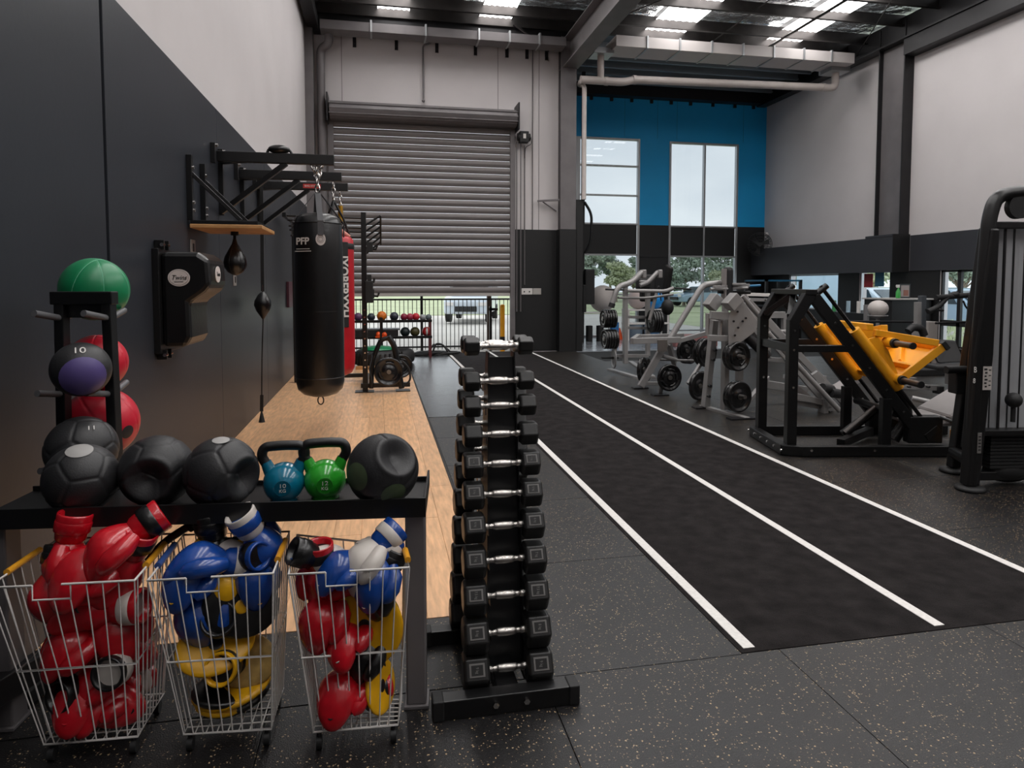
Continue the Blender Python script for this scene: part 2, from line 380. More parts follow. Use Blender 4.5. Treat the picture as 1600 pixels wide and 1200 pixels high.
for i, (a, b, c, d) in enumerate(yw):
    o = MB()
    for yv in (b + .02, a - .02): o.box(XR + .02, XR + .08, yv - .02, yv + .02, c, d)
    for zv in (c + .02, d - .02): o.box(XR + .02, XR + .08, b, a, zv - .02, zv + .02)
    f = struct(o.build('window_%d' % (4 + i), ALU if i < 2 else BLKM))
    if i == 2:
        MB().box(XR + .02, XR + .08, 11.27, 11.35, c, d).build('mullion', BLKM, f)
        MB().box(XR + .02, XR + .08, b, a, .66, .78).build('transom', BLKM, f)
    MB().box(XR + .05, XR + .056, b + .02, a - .02, c + .02, d - .02).build('glass_pane', CLEAR, f)
# H column and knee beam on the right wall
MB().box(XR - .24, XR, 12.62, 12.65, 2.6, 7.2).build('steel_column', STEELD, wr, .004); MB().box(XR - .24, XR, 13.36, 13.39, 2.6, 7.2).build('steel_column', STEELD, wr, .004); MB().box(XR - .14, XR - .12, 12.65, 13.36, 2.6, 6.78).build('column_web', STEEL, wr)
MB().box(XR - .22, XR - .2, YN, YF, 6.78, ZT).box(XR - .34, XR - .06, YN, YF, 6.74, 6.78).build('edge_beam', STEELD, wr, .003)
MB().box(XR - .30, XR, YN, 12.6, 6.40, 6.74).build('edge_beam', STEELD, wr, .004)
# ---- wall behind the camera
wn = struct(MB().box(XL - .2, XR + .2, YN - .2, YN, -.1, ZT).build('wall_front', WALLG))
MB().box(XL, XR, YN, YN + .02, 0, 2.7).build('dado_panel', WBLK, wn)

# ---- ceiling
ceil = struct(MB().box(XL - .2, XR + .2, YN - .2, YF + .15, ZT + .13, ZT + .16).build('ceiling', mat('roof sheet', '#2a2a2a', .6, .3)))
strips = [(.36, .66), (2.52, .70), (6.42, .95), (9.40, .86)]
ybreaks = [YN]; y0 = YN
purl_y = [-3.6, -2.2, -.8, .6, 2.0, 3.4, 4.8, 6.2, 7.6, 9.0, 10.4, 11.8, 12.75, 13.85, 14.45]
edges = []
xs = [XL]
for c, wd in strips: xs += [c - wd / 2, c + wd / 2]
xs.append(XR)
SKYM = mat('translucent roof sheet', (1.0, .975, .96), .5, emit=SKYLIGHT)
py = [YN] + purl_y + [14.9]
for a, b in zip(py, py[1:]):
    for k in range(0, len(xs) - 1):
        if k % 2 == 0:
            MB().box(xs[k], xs[k + 1], a, b, ZT + .10, ZT + .125).build('foil_blanket', FOIL, ceil)
        elif a > -3.7:
            z0 = ZT - .01
            m = MB(); nn = 6; wd = (xs[k + 1] - xs[k]) / nn
            for q in range(nn):
                m.add([(xs[k] + q * wd, a, z0), (xs[k] + q * wd + wd * .5, a, z0 + .02), (xs[k] + q * wd + wd * .5, b, z0 + .02), (xs[k] + q * wd, b, z0)], [(0, 1, 2, 3)])
                m.add([(xs[k] + q * wd + wd * .5, a, z0 + .02), (xs[k] + q * wd + wd, a, z0), (xs[k] + q * wd + wd, b, z0), (xs[k] + q * wd + wd * .5, b, z0 + .02)], [(0, 1, 2, 3)])
            m.build('skylight_sheet', SKYM, ceil)
        else: MB().box(xs[k], xs[k + 1], a, b, ZT + .10, ZT + .125).build('foil_blanket', FOIL, ceil)
for y in purl_y:   # Z purlins
    z0 = ZT - .20
    MB().box(XL, XR, y - .004, y + .004, z0, ZT + .05).box(XL, XR, y - .07, y, z0, z0 + .008).box(XL, XR, y - .004, y + .07, ZT + .042, ZT + .05).box(XL, XR, y - .075, y - .067, z0, z0 + .03).build('purlin', PURL, ceil)
# darker lower roof over the far bay
MB().box(4.4, XR, 14.9, YF, ZT - .02, ZT + .02).build('roof_lining', mat('blue grey sarking', '#6f7f8a', .5, .2), ceil)
for y in (15.35, 15.85, 16.4, 17.0, 17.6): MB().box(4.4, XR, y - .04, y + .04, 7.0, 7.05).box(4.4, XR, y - .004, y + .004, 7.05, 7.24).build('purlin', mat('pale purlin', '#8f979b', .45, .4), ceil)
# rafter over the column
MB().box(4.02, 4.38, YN, 14.72, 6.28, 6.30).box(4.02, 4.38, YN, 14.72, 6.86, 6.88).box(4.19, 4.21, YN, 14.72, 6.30, 6.86).build('rafter', STEEL, ceil, .002)
MB().box(XL + .02, XL + .24, YN, 14.4, 6.72, 6.98).build('rafter', STEELD, ceil, .004)
# bridging rods, braces
for (p, q, r) in [((7.6, 14.4, 7.1), (7.6, 9, 7.1), .012), ((3.7, 14.4, 6.6), (2.9, 14.35, 7.1), .03), ((4.4, 14.3, 7.0), (7.8, 8, 7.05), .012), ((XR - .2, 14.2, 6.9), (8.6, 9.2, 7.05), .012), ((XL + .1, 13.9, 7.0), (3.9, 9, 7.05), .012), ((9.0, 14.5, 7.05), (9.0, 9, 7.05), .03)]:
    MB().cyl(p, q, r, 6).build('brace_rod', PURL, ceil)
# box gutter with strap brackets, and pipes
gt = thing('box_gutter', 'grey box gutter running under the roof above the roller door and windows', 'gutter', (4, 14.25, 6.6))
MB().box(XL + .3, 3.98, 14.02, 14.40, 6.60, 6.78).build('gutter_channel', STEEL, gt, .004)
MB().box(5.0, 10.75, 13.72, 14.40, 6.57, 6.80).build('gutter_channel', mat('gutter grey', '#c2bcba', .5), gt, .004)
for x in (-.1, 1.0, 2.1, 2.75, 3.4, 5.7, 6.45, 7.2, 7.95, 8.7, 9.45, 10.15): MB().box(x - .018, x + .018, 13.98 if x < 4 else 13.69, 14.42, 6.585 if x < 4 else 6.555, 6.82).build('strap', ALU, gt, .002)
MB().box(4.6, 5.05, 13.98, 14.44, 6.5, 6.62).build('rainhead', ALU, gt, .004)
MB().box(10.35, 10.85, 13.98, 14.44, 6.48, 6.66).build('rainhead', ALU, gt, .004)
dp = MB().tube(rounded([(10.62, 14.2, 6.5), (10.62, 14.2, 6.14), (10.3, 14.2, 6.14), (5.6, 14.2, 6.04), (5.35, 14.2, 5.97), (4.42, 14.2, 5.97), (4.36, 14.2, 5.97)], .14), .085, 14).tube([(4.82, 14.2, 6.5), (4.82, 14.2, 5.98)], .075, 12)
o = tag(base_to(dp.build('drain_pipe', PVC), (7.5, 14.2, 6.0)), 'white plastic drain pipe running across above the blue wall windows', 'pipe')
for x in (10.3, 5.6, 4.95): MB().cyl((x - .04, 14.2, 6.14 if x > 9 else (6.04 if x > 5 else 5.97)), (x + .04, 14.2, 6.14 if x > 9 else (6.04 if x > 5 else 5.97)), .095, 14).build('pipe_collar', PVC, o)
tag(base_to(MB().tube(rounded([(4.40, 14.25, 5.97), (4.44, 14.6, 5.97), (4.50, 14.36, 5.9), (4.50, 14.36, 3.4)], .1), .05, 12).build('downpipe', PVC), (4.5, 14.36, 3.4)), 'pale downpipe on the steel column beside the far windows', 'pipe')
tag(base_to(MB().tube(rounded([(-.95, 14.35, 6.62), (-.95, 14.35, 6.42), (-1.13, 14.52, 6.36), (-1.13, 14.52, 0.05)], .12), .085, 14).build('downpipe', STEEL), (-1.13, 14.52, 0.05)), 'grey downpipe in the corner left of the roller door', 'pipe')

# ---- roller door
rd = struct(MB().box(-1.02, -.90, YB - .10, YB, 0, 4.98).box(2.88, 2.99, YB - .10, YB, 0, 4.98).build('door_1', STEEL, None, .004))
pitch = .146; z0 = 1.31
prof = [(0, 0), (-.018, .03), (-.032, .065), (-.030, .10), (-.012, .13), (0, pitch - .004)]
m = MB(); vs = []
for x in (-.90, 2.88):
    for (dy, dz) in prof: vs.append((x, dy, dz))
    for (dy, dz) in reversed(prof): vs.append((x, dy + .004, dz))
n = len(prof) * 2
m.add(vs, [tuple(range(n)), tuple(reversed(range(n, 2 * n)))] + [(i, (i + 1) % n, n + (i + 1) % n, n + i) for i in range(n)])
sl = m.build('door_slat', SHUT)
copies(sl, [(0, YB - .04, z0 + k * pitch) for k in range(25)], rd)
MB().box(-.90, 2.88, YB - .07, YB - .02, 1.25, 1.315).build('bottom_rail', mat('pale door rail', '#b5b0ac', .5), rd, .004)
hs = MB(); pr = [(YB, 4.93), (YB, 5.30), (YB - .28, 5.30), (YB - .42, 5.22), (YB - .46, 5.10), (YB - .40, 4.97), (YB - .30, 4.93)]
hs.prism([(-.96, a, b) for a, b in pr], (3.94, 0, 0)); hs.build('roller_housing', STEEL, rd, .01)
for zz in (5.02, 5.12, 5.22): MB().box(-.97, 2.99, YB - .475 + abs(zz - 5.1) * .25, YB - .44 + abs(zz - 5.1) * .25, zz - .008, zz + .008).build('housing_rib', STEEL, rd)
for x in (-1.0, 3.0): MB().box(x - .015, x + .015, YB - .48, YB, 4.85, 5.42).build('end_bracket', STEELD, rd, .003)
mo = thing('door_motor', 'small black chain hoist motor at the upper right of the roller door', 'motor', (3.15, YB - .15, 4.6))
MB().box(3.06, 3.26, YB - .28, YB - .1, 4.62, 4.86).cyl((3.02, YB - .2, 4.74), (3.30, YB - .2, 4.74), .085, 14).build('motor_body', BLKM, mo, .01)
MB().box(3.13, 3.19, YB - .295, YB - .28, 4.70, 4.80).build('indicator', WHITE, mo)
MB().tube(rounded([(3.24, YB - .1, 4.75), (3.34, YB - .1, 4.80), (3.36, YB - .1, 4.62), (3.22, YB - .1, 4.55), (3.20, YB - .1, 4.3)], .05), .008, 6).build('cable', STEELD, mo)
tag(base_to(MB().cyl((3.02, YB - .12, .9), (3.02, YB - .12, 4.65), .012, 6).cyl((3.11, YB - .12, .9), (3.11, YB - .12, 4.65), .012, 6).build('hoist_chain', STEEL), (3.06, YB - .12, .9)), 'pair of hoist chains hanging beside the right door track', 'chain')
for x, t in ((3.22, 'thin conduit running down the wall just right of the door motor'), (3.40, 'thin conduit running the full height near the steel column')):
    tag(base_to(MB().cyl((x, YB - .02, 1.5 if x < 3.3 else 2.74), (x, YB - .02, 4.6 if x < 3.3 else 6.7), .012, 6).build('conduit', STEEL), (x, YB - .02, 1.5)), t, 'conduit')
tag(base_to(MB().tube(rounded([(1.15, YB - .25, 6.75), (1.15, YB - .25, 6.62), (.98, YB - .05, 6.62), (.98, YB - .05, 5.48)], .06), .02, 8).sph((.98, YB - .06, 5.45), .035, 12, 8).build('sensor_rod', STEEL), (.98, YB - .04, 5.42)), 'grey sensor rod hanging on the wall above the roller door', 'sensor')
po = thing('power_outlet', 'white double power outlet on black wall right of roller door', 'outlet', (3.37, YB - .03, 1.3))
MB().box(3.15, 3.40, YB - .04, YB - .012, 1.28, 1.42).build('outlet_plate', WHITE, po, .004)
MB().box(3.41, 3.60, YB - .04, YB - .012, 1.28, 1.42).build('outlet_plate', mat('pale grey plate', '#a8a49f', .5), po, .004)
for x in (3.21, 3.33):
    MB().box(x - .015, x + .015, YB - .043, YB - .04, 1.33, 1.36).build('socket', BLKM, po)
wa = thing('wall_bracket', 'grey steel shelf bracket arm on the wall left of the column', 'bracket', (3.75, 14.5, 3.3))
MB().bar((3.50, 14.62, 3.37), (3.97, 14.45, 3.39), .05, .04).build('arm', STEEL, wa, .003); MB().bar((3.62, 14.62, 3.36), (3.95, 14.66, 3.16), .02, .02).build('strut', STEEL, wa)
# ================================================================ FOREGROUND SHELF
IDM = Matrix.Identity(3)
FACE = axes((1, 0, 0), (0, 0, 1))          # text facing -Y
sh = thing('display_shelf', 'long black tray shelf on grey steel legs holding balls and kettlebells', 'shelf', (-.6, 2.45, 0))
sa = R(-6.3); sM = Matrix.Rotation(sa, 3, 'Z')
def SP(u, v, z): return V(.150, 2.268, z) + sM @ V(-u, v, 0)     # u leftwards along the shelf, v backwards
def sbox(mb, u0, u1, v0, v1, z0, z1): return mb.cbox(SP((u0 + u1) / 2, (v0 + v1) / 2, (z0 + z1) / 2), (u1 - u0, v1 - v0, z1 - z0), M=sM)
m = MB(); sbox(m, 0, 1.50, .008, .372, .702, .717); m.build('tray', BLK, sh, .002)
for nm, q in (('front_lip', (0, 1.50, 0, .008, .700, .768)), ('back_lip', (0, 1.50, .372, .380, .700, .735)), ('side_lip', (0, .008, .008, .372, .700, .762))):
    m = MB(); sbox(m, *q); m.build(nm, BLK, sh, .0015)
for u in (0, 1.385):
    m = MB(); sbox(m, u + .004, u + .074, .035, .12, .010, .70); m.build('leg', STEEL, sh, .006)
    m = MB(); sbox(m, u - .004, u + .082, .025, .13, 0, .012); m.build('foot_plate', STEEL, sh, .002)
m = MB(); sbox(m, .08, 1.38, .31, .36, .655, .702); m.build('rail', BLK, sh)

ICO = []
ph = (1 + 5 ** .5) / 2
for a in (-1, 1):
    for b in (-ph, ph): ICO += [(0, a, b), (a, b, 0), (b, 0, a)]
ICO = [V(p).normalized() for p in ICO]
def ball(name, r, m, M=IDM, soccer=False, circles=(), dents=(), n=132, flat=0.0, gw=.045, gd=.028):
    seeds = [M @ s for s in ICO]; circ = [(M @ V(c)).normalized() for c in circles]
    def fn(d, p):
        k = 1.0
        if soccer:
            ds = sorted((d.dot(s) for s in seeds), reverse=True); e = ds[0] - ds[1]
            k -= gd * math.exp(-(e / gw) ** 2)
        for c in circ:
            e = d.dot(c); k -= gd * math.exp(-(e / gw) ** 2)
        for (dd, ang, dep) in dents:
            a = math.acos(max(-1, min(1, d.dot(V(dd).normalized())))) / R(ang)
            if a < 1: k -= dep * (1 - a ** 3) ** 1.6
            k += .02 * math.exp(-((a - 1.08) / .12) ** 2)
        q = p * k
        if q.z < -r * (1 - flat): q.z = -r * (1 - flat)
        return q
    return MB().sph((0, 0, 0), r, n, n * 2 // 3, fn)
def place_ball(name, label, cat, r, m, c, group, badge=None, **kw):
    mb = ball(name, r, m, **kw); mb.v = [tuple(V(v) + V(c)) for v in mb.v]
    o = mb.build(name, m); base_to(o, (c[0], c[1], c[2] - r)); tag(o, label, cat, group); return o
GB = 'weighted balls on the black shelf'
rb = .1245; zc = .717 + rb
def rotm(a, b, c=0): return Euler((R(a), R(b), R(c))).to_matrix()
b1 = place_ball('medicine_ball', 'plain black medicine ball at the shelf end below the ball rack', 'ball', .118, BALLK, (-1.008, 2.50, .835), GB, M=rotm(10, 25, 0), soccer=True)
b2 = place_ball('grip_ball', 'black grip ball with a deep round hollow facing the room', 'ball', rb, BALLK, (-.778, 2.53, zc), GB, M=rotm(30, 0, 20), soccer=True, dents=[((.02, -1, -.05), 36, .42)])
b3 = place_ball('grip_ball', 'black seamed grip ball with its hollow turned toward the teal kettlebell', 'ball', rb, BALLK, (-.549, 2.46, zc), GB, M=rotm(5, 40, 10), soccer=True, dents=[((.93, -.60, -.08), 34, .40)])
b4 = place_ball('grip_ball', 'black grip ball with dull green patches at the right end of shelf', 'ball', rb + .002, BALLK, (.007, 2.385, zc + .002), GB, M=rotm(15, 70, 30), soccer=False, circles=((.3, .2, 1), (1, .35, .1)), dents=[((.45, -.70, .60), 33, .36)])
PATCH = mat('dull green patch', '#46543a', .55, ns=30, na=.1)
def patch(par, c, r, d, ang, m, name='patch', el=1.0):
    d = V(d).normalized(); a = d.cross(V(0, 0, 1)).normalized(); b = a.cross(d); rings = []; vs = [V(c) + d * r * 1.018]; fs = []; n = 24
    for j in (1, 2, 3, 4):
        t = R(ang) * j / 4
        for k in range(n):
            f = 2 * math.pi * k / n; q = (d * math.cos(t) + (a * math.cos(f) * el + b * math.sin(f)) * math.sin(t)).normalized(); vs.append(V(c) + q * r * 1.018)
    for k in range(n): fs.append((0, 1 + k, 1 + (k + 1) % n))
    for j in range(3):
        for k in range(n): fs.append((1 + j * n + k, 1 + (j + 1) * n + k, 1 + (j + 1) * n + (k + 1) % n, 1 + j * n + (k + 1) % n))
    return MB().add(vs, fs, True).build(name, m, par)
patch(b4, (.007, 2.385, zc + .002), rb + .002, (-.72, -.70, .02), 22, PATCH); patch(b4, (.007, 2.385, zc + .002), rb + .002, (.28, -.82, -.48), 20, PATCH)
patch(b3, (-.549, 2.46, zc), rb, (.05, -.2, 1), 13, mat('grey badge', '#9a9896', .5)); patch(b1, (-1.008, 2.50, .835), .118, (.1, -.35, 1), 20, MAT['grey badge'])

def kettlebell(name, label, body, c, s=1.0, digits=('JG', 'A'), tilt=0):
    x0, y0, z0 = c; t = thing(name, label, 'kettlebell', c, 'kettlebells on the shelf')
    r = .0735 * s
    prof = [(0, 0), (.042 * s, 0), (.05 * s, .004 * s)]
    for i in range(1, 20):
        a = R(-58 + (148) * i / 19); prof.append((r * math.cos(a), (.066 * s) + r * math.sin(a)))
    prof.append((0, (.066 * s) + r)); prof = sorted(prof[:3], key=lambda q: q[0]) + prof[3:]
    MB().lathe(prof, c, 40).build('body', body, t)
    hw = .064 * s; Mz = Matrix.Rotation(R(tilt), 3, 'Z')
    def P(x, z): return V(c) + Mz @ V(x, 0, z)
    for sg in (-1, 1):
        MB().tube([P(sg * .040 * s, .095 * s), P(sg * .054 * s, .125 * s), P(sg * .062 * s, .145 * s)], [.026 * s, .0215 * s, .0185 * s], 16).build('horn', body, t)
    path = [P(-.061 * s, .138 * s)] + rounded([P(-.061 * s, .138 * s), P(-.078 * s, .168 * s), P(-.066 * s, .199 * s), P(0, .203 * s), P(.066 * s, .199 * s), P(.078 * s, .168 * s), P(.061 * s, .138 * s)], .035 * s, 6)[1:-1] + [P(.061 * s, .138 * s)]
    MB().tube(path, .0178 * s, 16).build('handle', mat('black grip handle', '#131314', .38, ns=60, na=.15, bump=.1, bs=300), t)
    dk = mat(body.name + ' dark disc', tuple(q * .55 for q in body.node_tree.nodes['Principled BSDF'].inputs['Base Color'].default_value[:3]), .35)
    d = V(.05, -1, -.02).normalized(); cc = V(c) + V(0, 0, (.066 * s))
    disc = MB().cyl(cc + d * r * .93, cc + d * (r * 1.005), .028 * s, 28).build('face_disc', dk, t)
    Mt = axes((1, .05, 0), (0, -.02, 1)); q = cc + d * (r * 1.012)
    text(digits[0], .020 * s, q + V(0, 0, .009 * s), Mt, WHITE, t, sx=1.3); text(digits[1], .016 * s, q + V(0, 0, -.009 * s), Mt, WHITE, t, sx=1.1)
kettlebell('kettlebell', 'teal blue kettlebell with black handle on the shelf', TEAL, (-.345, 2.50, .717), 1.0, ('10', 'KG'))
kettlebell('kettlebell', 'bright green kettlebell with black handle on the shelf', LIME, (-.201, 2.50, .717), 1.02, ('12', 'KG'))

# ================================================================ MEDICINE BALL RACK
ra = R(-9)                       # rack turned toward the wall
fx, fy = V(math.cos(ra), math.sin(ra), 0), V(-math.sin(ra), math.cos(ra), 0)
rt = thing('ball_rack', 'black steel medicine ball rack with peg pairs standing behind the shelf', 'rack', (-1.03, 2.86, 0))
RC = V(-1.096, 2.80, 0)
def RP(a, b, z): return RC + fx * a + fy * b + V(0, 0, z)
w2 = .087
MB().bar(RP(-w2, 0, 1.44), RP(-w2 - .004, -.03, .03), .045, .035, fx).build('post', BLK, rt, .003)
MB().bar(RP(w2, 0, 1.44), RP(w2 + .03, -.02, .03), .045, .035, fx).build('post', BLK, rt, .003)
MB().bar(RP(-w2 - .03, 0, 1.45), RP(w2 + .025, 0, 1.45), .05, .05).build('top_bar', BLK, rt, .004)
MB().bar(RP(-w2, .0, 1.40), RP(w2, .0, 1.40), .003, .05).build('gusset', BLK, rt)
for sx in (-1, 1): MB().bar(RP(sx * .12, -.24, .03), RP(sx * .12, .2, .03), .05, .05).build('foot', BLK, rt, .004)
PEG = mat('grey peg grip', '#5a5a5c', .5)
for z in (1.375, 1.085, .80):
    for sx in (-1, 1):
        for sy in (-1, 1):
            MB().cyl(RP(sx * (w2), sy * .02, z), RP(sx * w2 - .015 , sy * .135, z + .022), .0125, 10).build('peg', PEG, rt)
GR = 'medicine balls on the rack'
GBALL = place_ball('medicine_ball', 'green seamed medicine ball on top of the rack', 'ball', .124, BALLG, (-1.111,2.930,1.482), GR, circles=((1, 0, 0), (.5, .8, .1), (-.6, .75, .2)), M=rotm(5, 0, 35), gw=.03, gd=.012)
for cv in ((1, 0, 0), (.5, .8, .1), (-.6, .75, .2)):
    cn_ = (rotm(5, 0, 35) @ V(cv)).normalized(); a_ = cn_.cross(V(0, 0, 1)).normalized(); b_ = cn_.cross(a_); gc = V(*(-1.111,2.930,1.482))
    MB().tube([gc + (a_ * math.cos(R(k * 6)) + b_ * math.sin(R(k * 6))) * .1228 for k in range(60)], .0012, 5, True).build('seam', mat('pale green seam', '#6fb896', .5), GBALL)
o = place_ball('medicine_ball', 'red medicine ball on the rear pegs behind the purple one', 'ball', .110, BALLR, (-1.110,2.930,1.190), GR, circles=((1, .2, 0), (.1, 1, .3)), gw=.02)
c = (-1.066,2.670,1.193)
o = place_ball('medicine_ball', 'black and purple medicine ball numbered ten in the middle of the rack', 'ball', .098, BALLK, tuple(c), GR)
patch(o, c, .098, (.42, -.86, -.26), 47, BALLP, 'purple_cap')
dq = V(.20, -.60, .70).normalized(); text('10', .036, V(c) + dq * .1, axes((1, .4, 0), (-.2, .6, .7)), WHITE, o, sx=1.2)
c = (-1.108,2.940,0.944)
o = place_ball('medicine_ball', 'large red medicine ball with dark badge on the lower rear pegs', 'ball', .140, BALLR, tuple(c), GR, circles=((.8, .3, .5), (.1, 1, .3)), gw=.02)
patch(o, c, .140, (.90, -.50, -.22), 11, BALLK, 'badge')
c = (-1.073,2.670,0.899)
o = place_ball('medicine_ball', 'black medicine ball with small white print on the lower front pegs', 'ball', .120, BALLK, tuple(c), GR, soccer=True, M=rotm(20, 10, 40))
dq = V(.48, -.50, .74).normalized(); text('11', .026, V(c) + dq * .1215, axes((1, .4, 0), (-.3, .7, .6)), WHITE, o, sx=1.2)

# ================================================================ DUMBBELL RACK
dr = thing('dumbbell_rack', 'black vertical tower rack holding rubber hex dumbbells', 'rack', (.45, 2.5, 0))
MB().box(.19, .665, 2.215, 2.275, .0, .068).build('foot_bar', BLK, dr, .004)
for x0, x1 in ((.165, .205), (.65, .69)): MB().box(x0, x1, 2.21, 2.28, 0, .072).build('end_cap', BLKM, dr, .005)
MB().box(.19, .70, 2.70, 2.76, 0, .06).build('foot_bar', BLK, dr, .004)
MB().box(.165, .20, 2.695, 2.765, 0, .065).build('end_cap', BLKM, dr, .005)
MB().box(.40, .48, 2.275, 2.70, .0, .06).build('base_rail', BLK, dr, .004)
for x in (.385, .495): MB().cyl((x, 2.205, .038), (x, 2.216, .038), .011, 6).build('bolt', CHROME, dr)
MB().prism([(.378, 2.375, .06), (.378, 2.70, .06), (.41, 2.585, 1.24), (.41, 2.525, 1.24)], (.006, 0, 0)).build('side_plate', BLK, dr, .001)
MB().prism([(.522, 2.375, .06), (.522, 2.70, .06), (.51, 2.585, 1.24), (.51, 2.525, 1.24)], (.006, 0, 0)).build('side_plate', BLK, dr, .001)
MB().prism([(.384, 2.40, .06), (.522, 2.40, .06), (.512, 2.54, 1.22), (.412, 2.54, 1.22)], (0, .006, 0)).build('front_plate', mat('satin black plate', '#191a1c', .35), dr, .001)
def dumbbell(rad, hl, hw, plate, numtxt):
    t = thing('dumbbell', '', 'dumbbell'); L2 = hl / 2
    hp = [(.0135, -L2), (.0135, -L2 * .80), (.0105, -L2 * .78), (.0105, -L2 * .55), (.0125, -L2 * .5), (.0155, -L2 * .42), (.0165, 0), (.0155, L2 * .42), (.0125, L2 * .5), (.0105, L2 * .55), (.0105, L2 * .78), (.0135, L2 * .80), (.0135, L2)]
    MB().lathe(hp, (0, 0, 0), 16, Matrix.Rotation(R(90), 3, 'Y')).build('handle', mat('knurled steel', '#dcd7d2', .2, 1.0, bump=.2, bs=900), t)
    for sg in (-1, 1):
        m = MB(); xs = [L2, L2 + .10 * hw, L2 + .9 * hw, L2 + hw]; rs = [rad * .80, rad, rad, rad * .84]; vs = []
        for x, r in zip(xs, rs):
            for k in range(6):
                a = R(30 + 60 * k); vs.append((sg * x, r * math.cos(a) * 1.0, r * math.sin(a)))
        fs = [(i * 6 + k, i * 6 + (k + 1) % 6, (i + 1) * 6 + (k + 1) % 6, (i + 1) * 6 + k) for i in range(3) for k in range(6)] + [tuple(range(6)), tuple(range(18, 24))]
        h = m.add(vs, fs).build('head', RUB, t, .005)
        if plate:
            # number plate moulded on the upper front flat
            a = R(-150 + 0) ; nn = V(0, math.cos(R(180)), 0)
            fcx = sg * (L2 + hw / 2); ap = rad * math.cos(R(30))
            M = Matrix.Rotation(0, 3, 'X')
            nrm = V(0, -math.cos(R(30)) , math.sin(R(30))); up = V(0, math.sin(R(30)), math.cos(R(30)))
            nrm = V(0, -1, 0); up = V(0, 0, 1)
            # hex flats lie at 0,60.. degrees: front flat normal is -Y, upper front flat at 60 deg
            fr = MB(); pw, phh = hw * .58, rad * .62; cpos = V(fcx, -ap - .001, 0)
            fr.frame(cpos, V(1, 0, 0), nrm, up, pw, .004, phh); pl = fr.build('number_plate', RUBL, h, .001)
            MB().frame(cpos + nrm * .0022, V(1, 0, 0), nrm, up, pw * .76, .002, phh * .74).build('number_panel', RUB, h)
            text(numtxt, phh * .34, cpos + nrm * .0036, axes((0, 0, -1), (1, 0, 0)), RUBL, h, sx=.8)
    return t
rows_z = [1.266, 1.132, 1.04, .934, .825, .715, .600, .478, .352, .222, .095]
ordn = ['topmost', 'second', 'third', 'fourth', 'fifth', 'sixth', 'seventh', 'eighth', 'ninth', 'tenth', 'lowest']
nums = ['1 kg', '2 kg', '2.5 kg', '3 kg', '4 kg', '5 kg', '6 kg', '7 kg', '7.5 kg', '8 kg', '9 kg']
for i, z in enumerate(rows_z):
    rad = .036 + .0365 * (i / 10) ** .9 ; hw = .058 + .038 * (i / 10) ; hl = .150 - .012 * (i / 10)
    for side in (0, 1):
        d = dumbbell(rad, hl, hw, i >= 4 and side == 0, nums[i])
        y = (2.52 - .0185 * i) if side == 0 else (2.625 + .014 * i)
        if i == 0: y = 2.50 if side == 0 else 2.60
        ta = [0, 1, -1, 1, 0, -1, 1, 0, -1, 1, -1][i] * .8
        d.location = (.447 - .0 * i, y, z); d.rotation_euler = (R(-30 if i > 0 else 0), R(0), R(ta))
        d['label'] = ('black hex dumbbell on the near face of the tower rack, %s from the top' if side == 0 else 'black hex dumbbell on the far face of the tower rack, %s from the top') % ordn[i] if 0 < i < 10 else ['black hex dumbbell, nearer of the two on top of the rack', 'black hex dumbbell, farther of the two on top of the rack'][side] if i == 0 else ['largest black hex dumbbell, lowest on the near face of the tower rack', 'largest black hex dumbbell, lowest on the far face of the tower rack'][side]
        d['group'] = 'hex dumbbells on the tower rack'
        if i > 0:
            sgn = -1 if side == 0 else 1
            for x in (.392, .514): MB().bar((x, y - sgn * .05, z - .03), (x, y + sgn * .012, z - .018), .004, .03).build('cradle', BLK, dr)
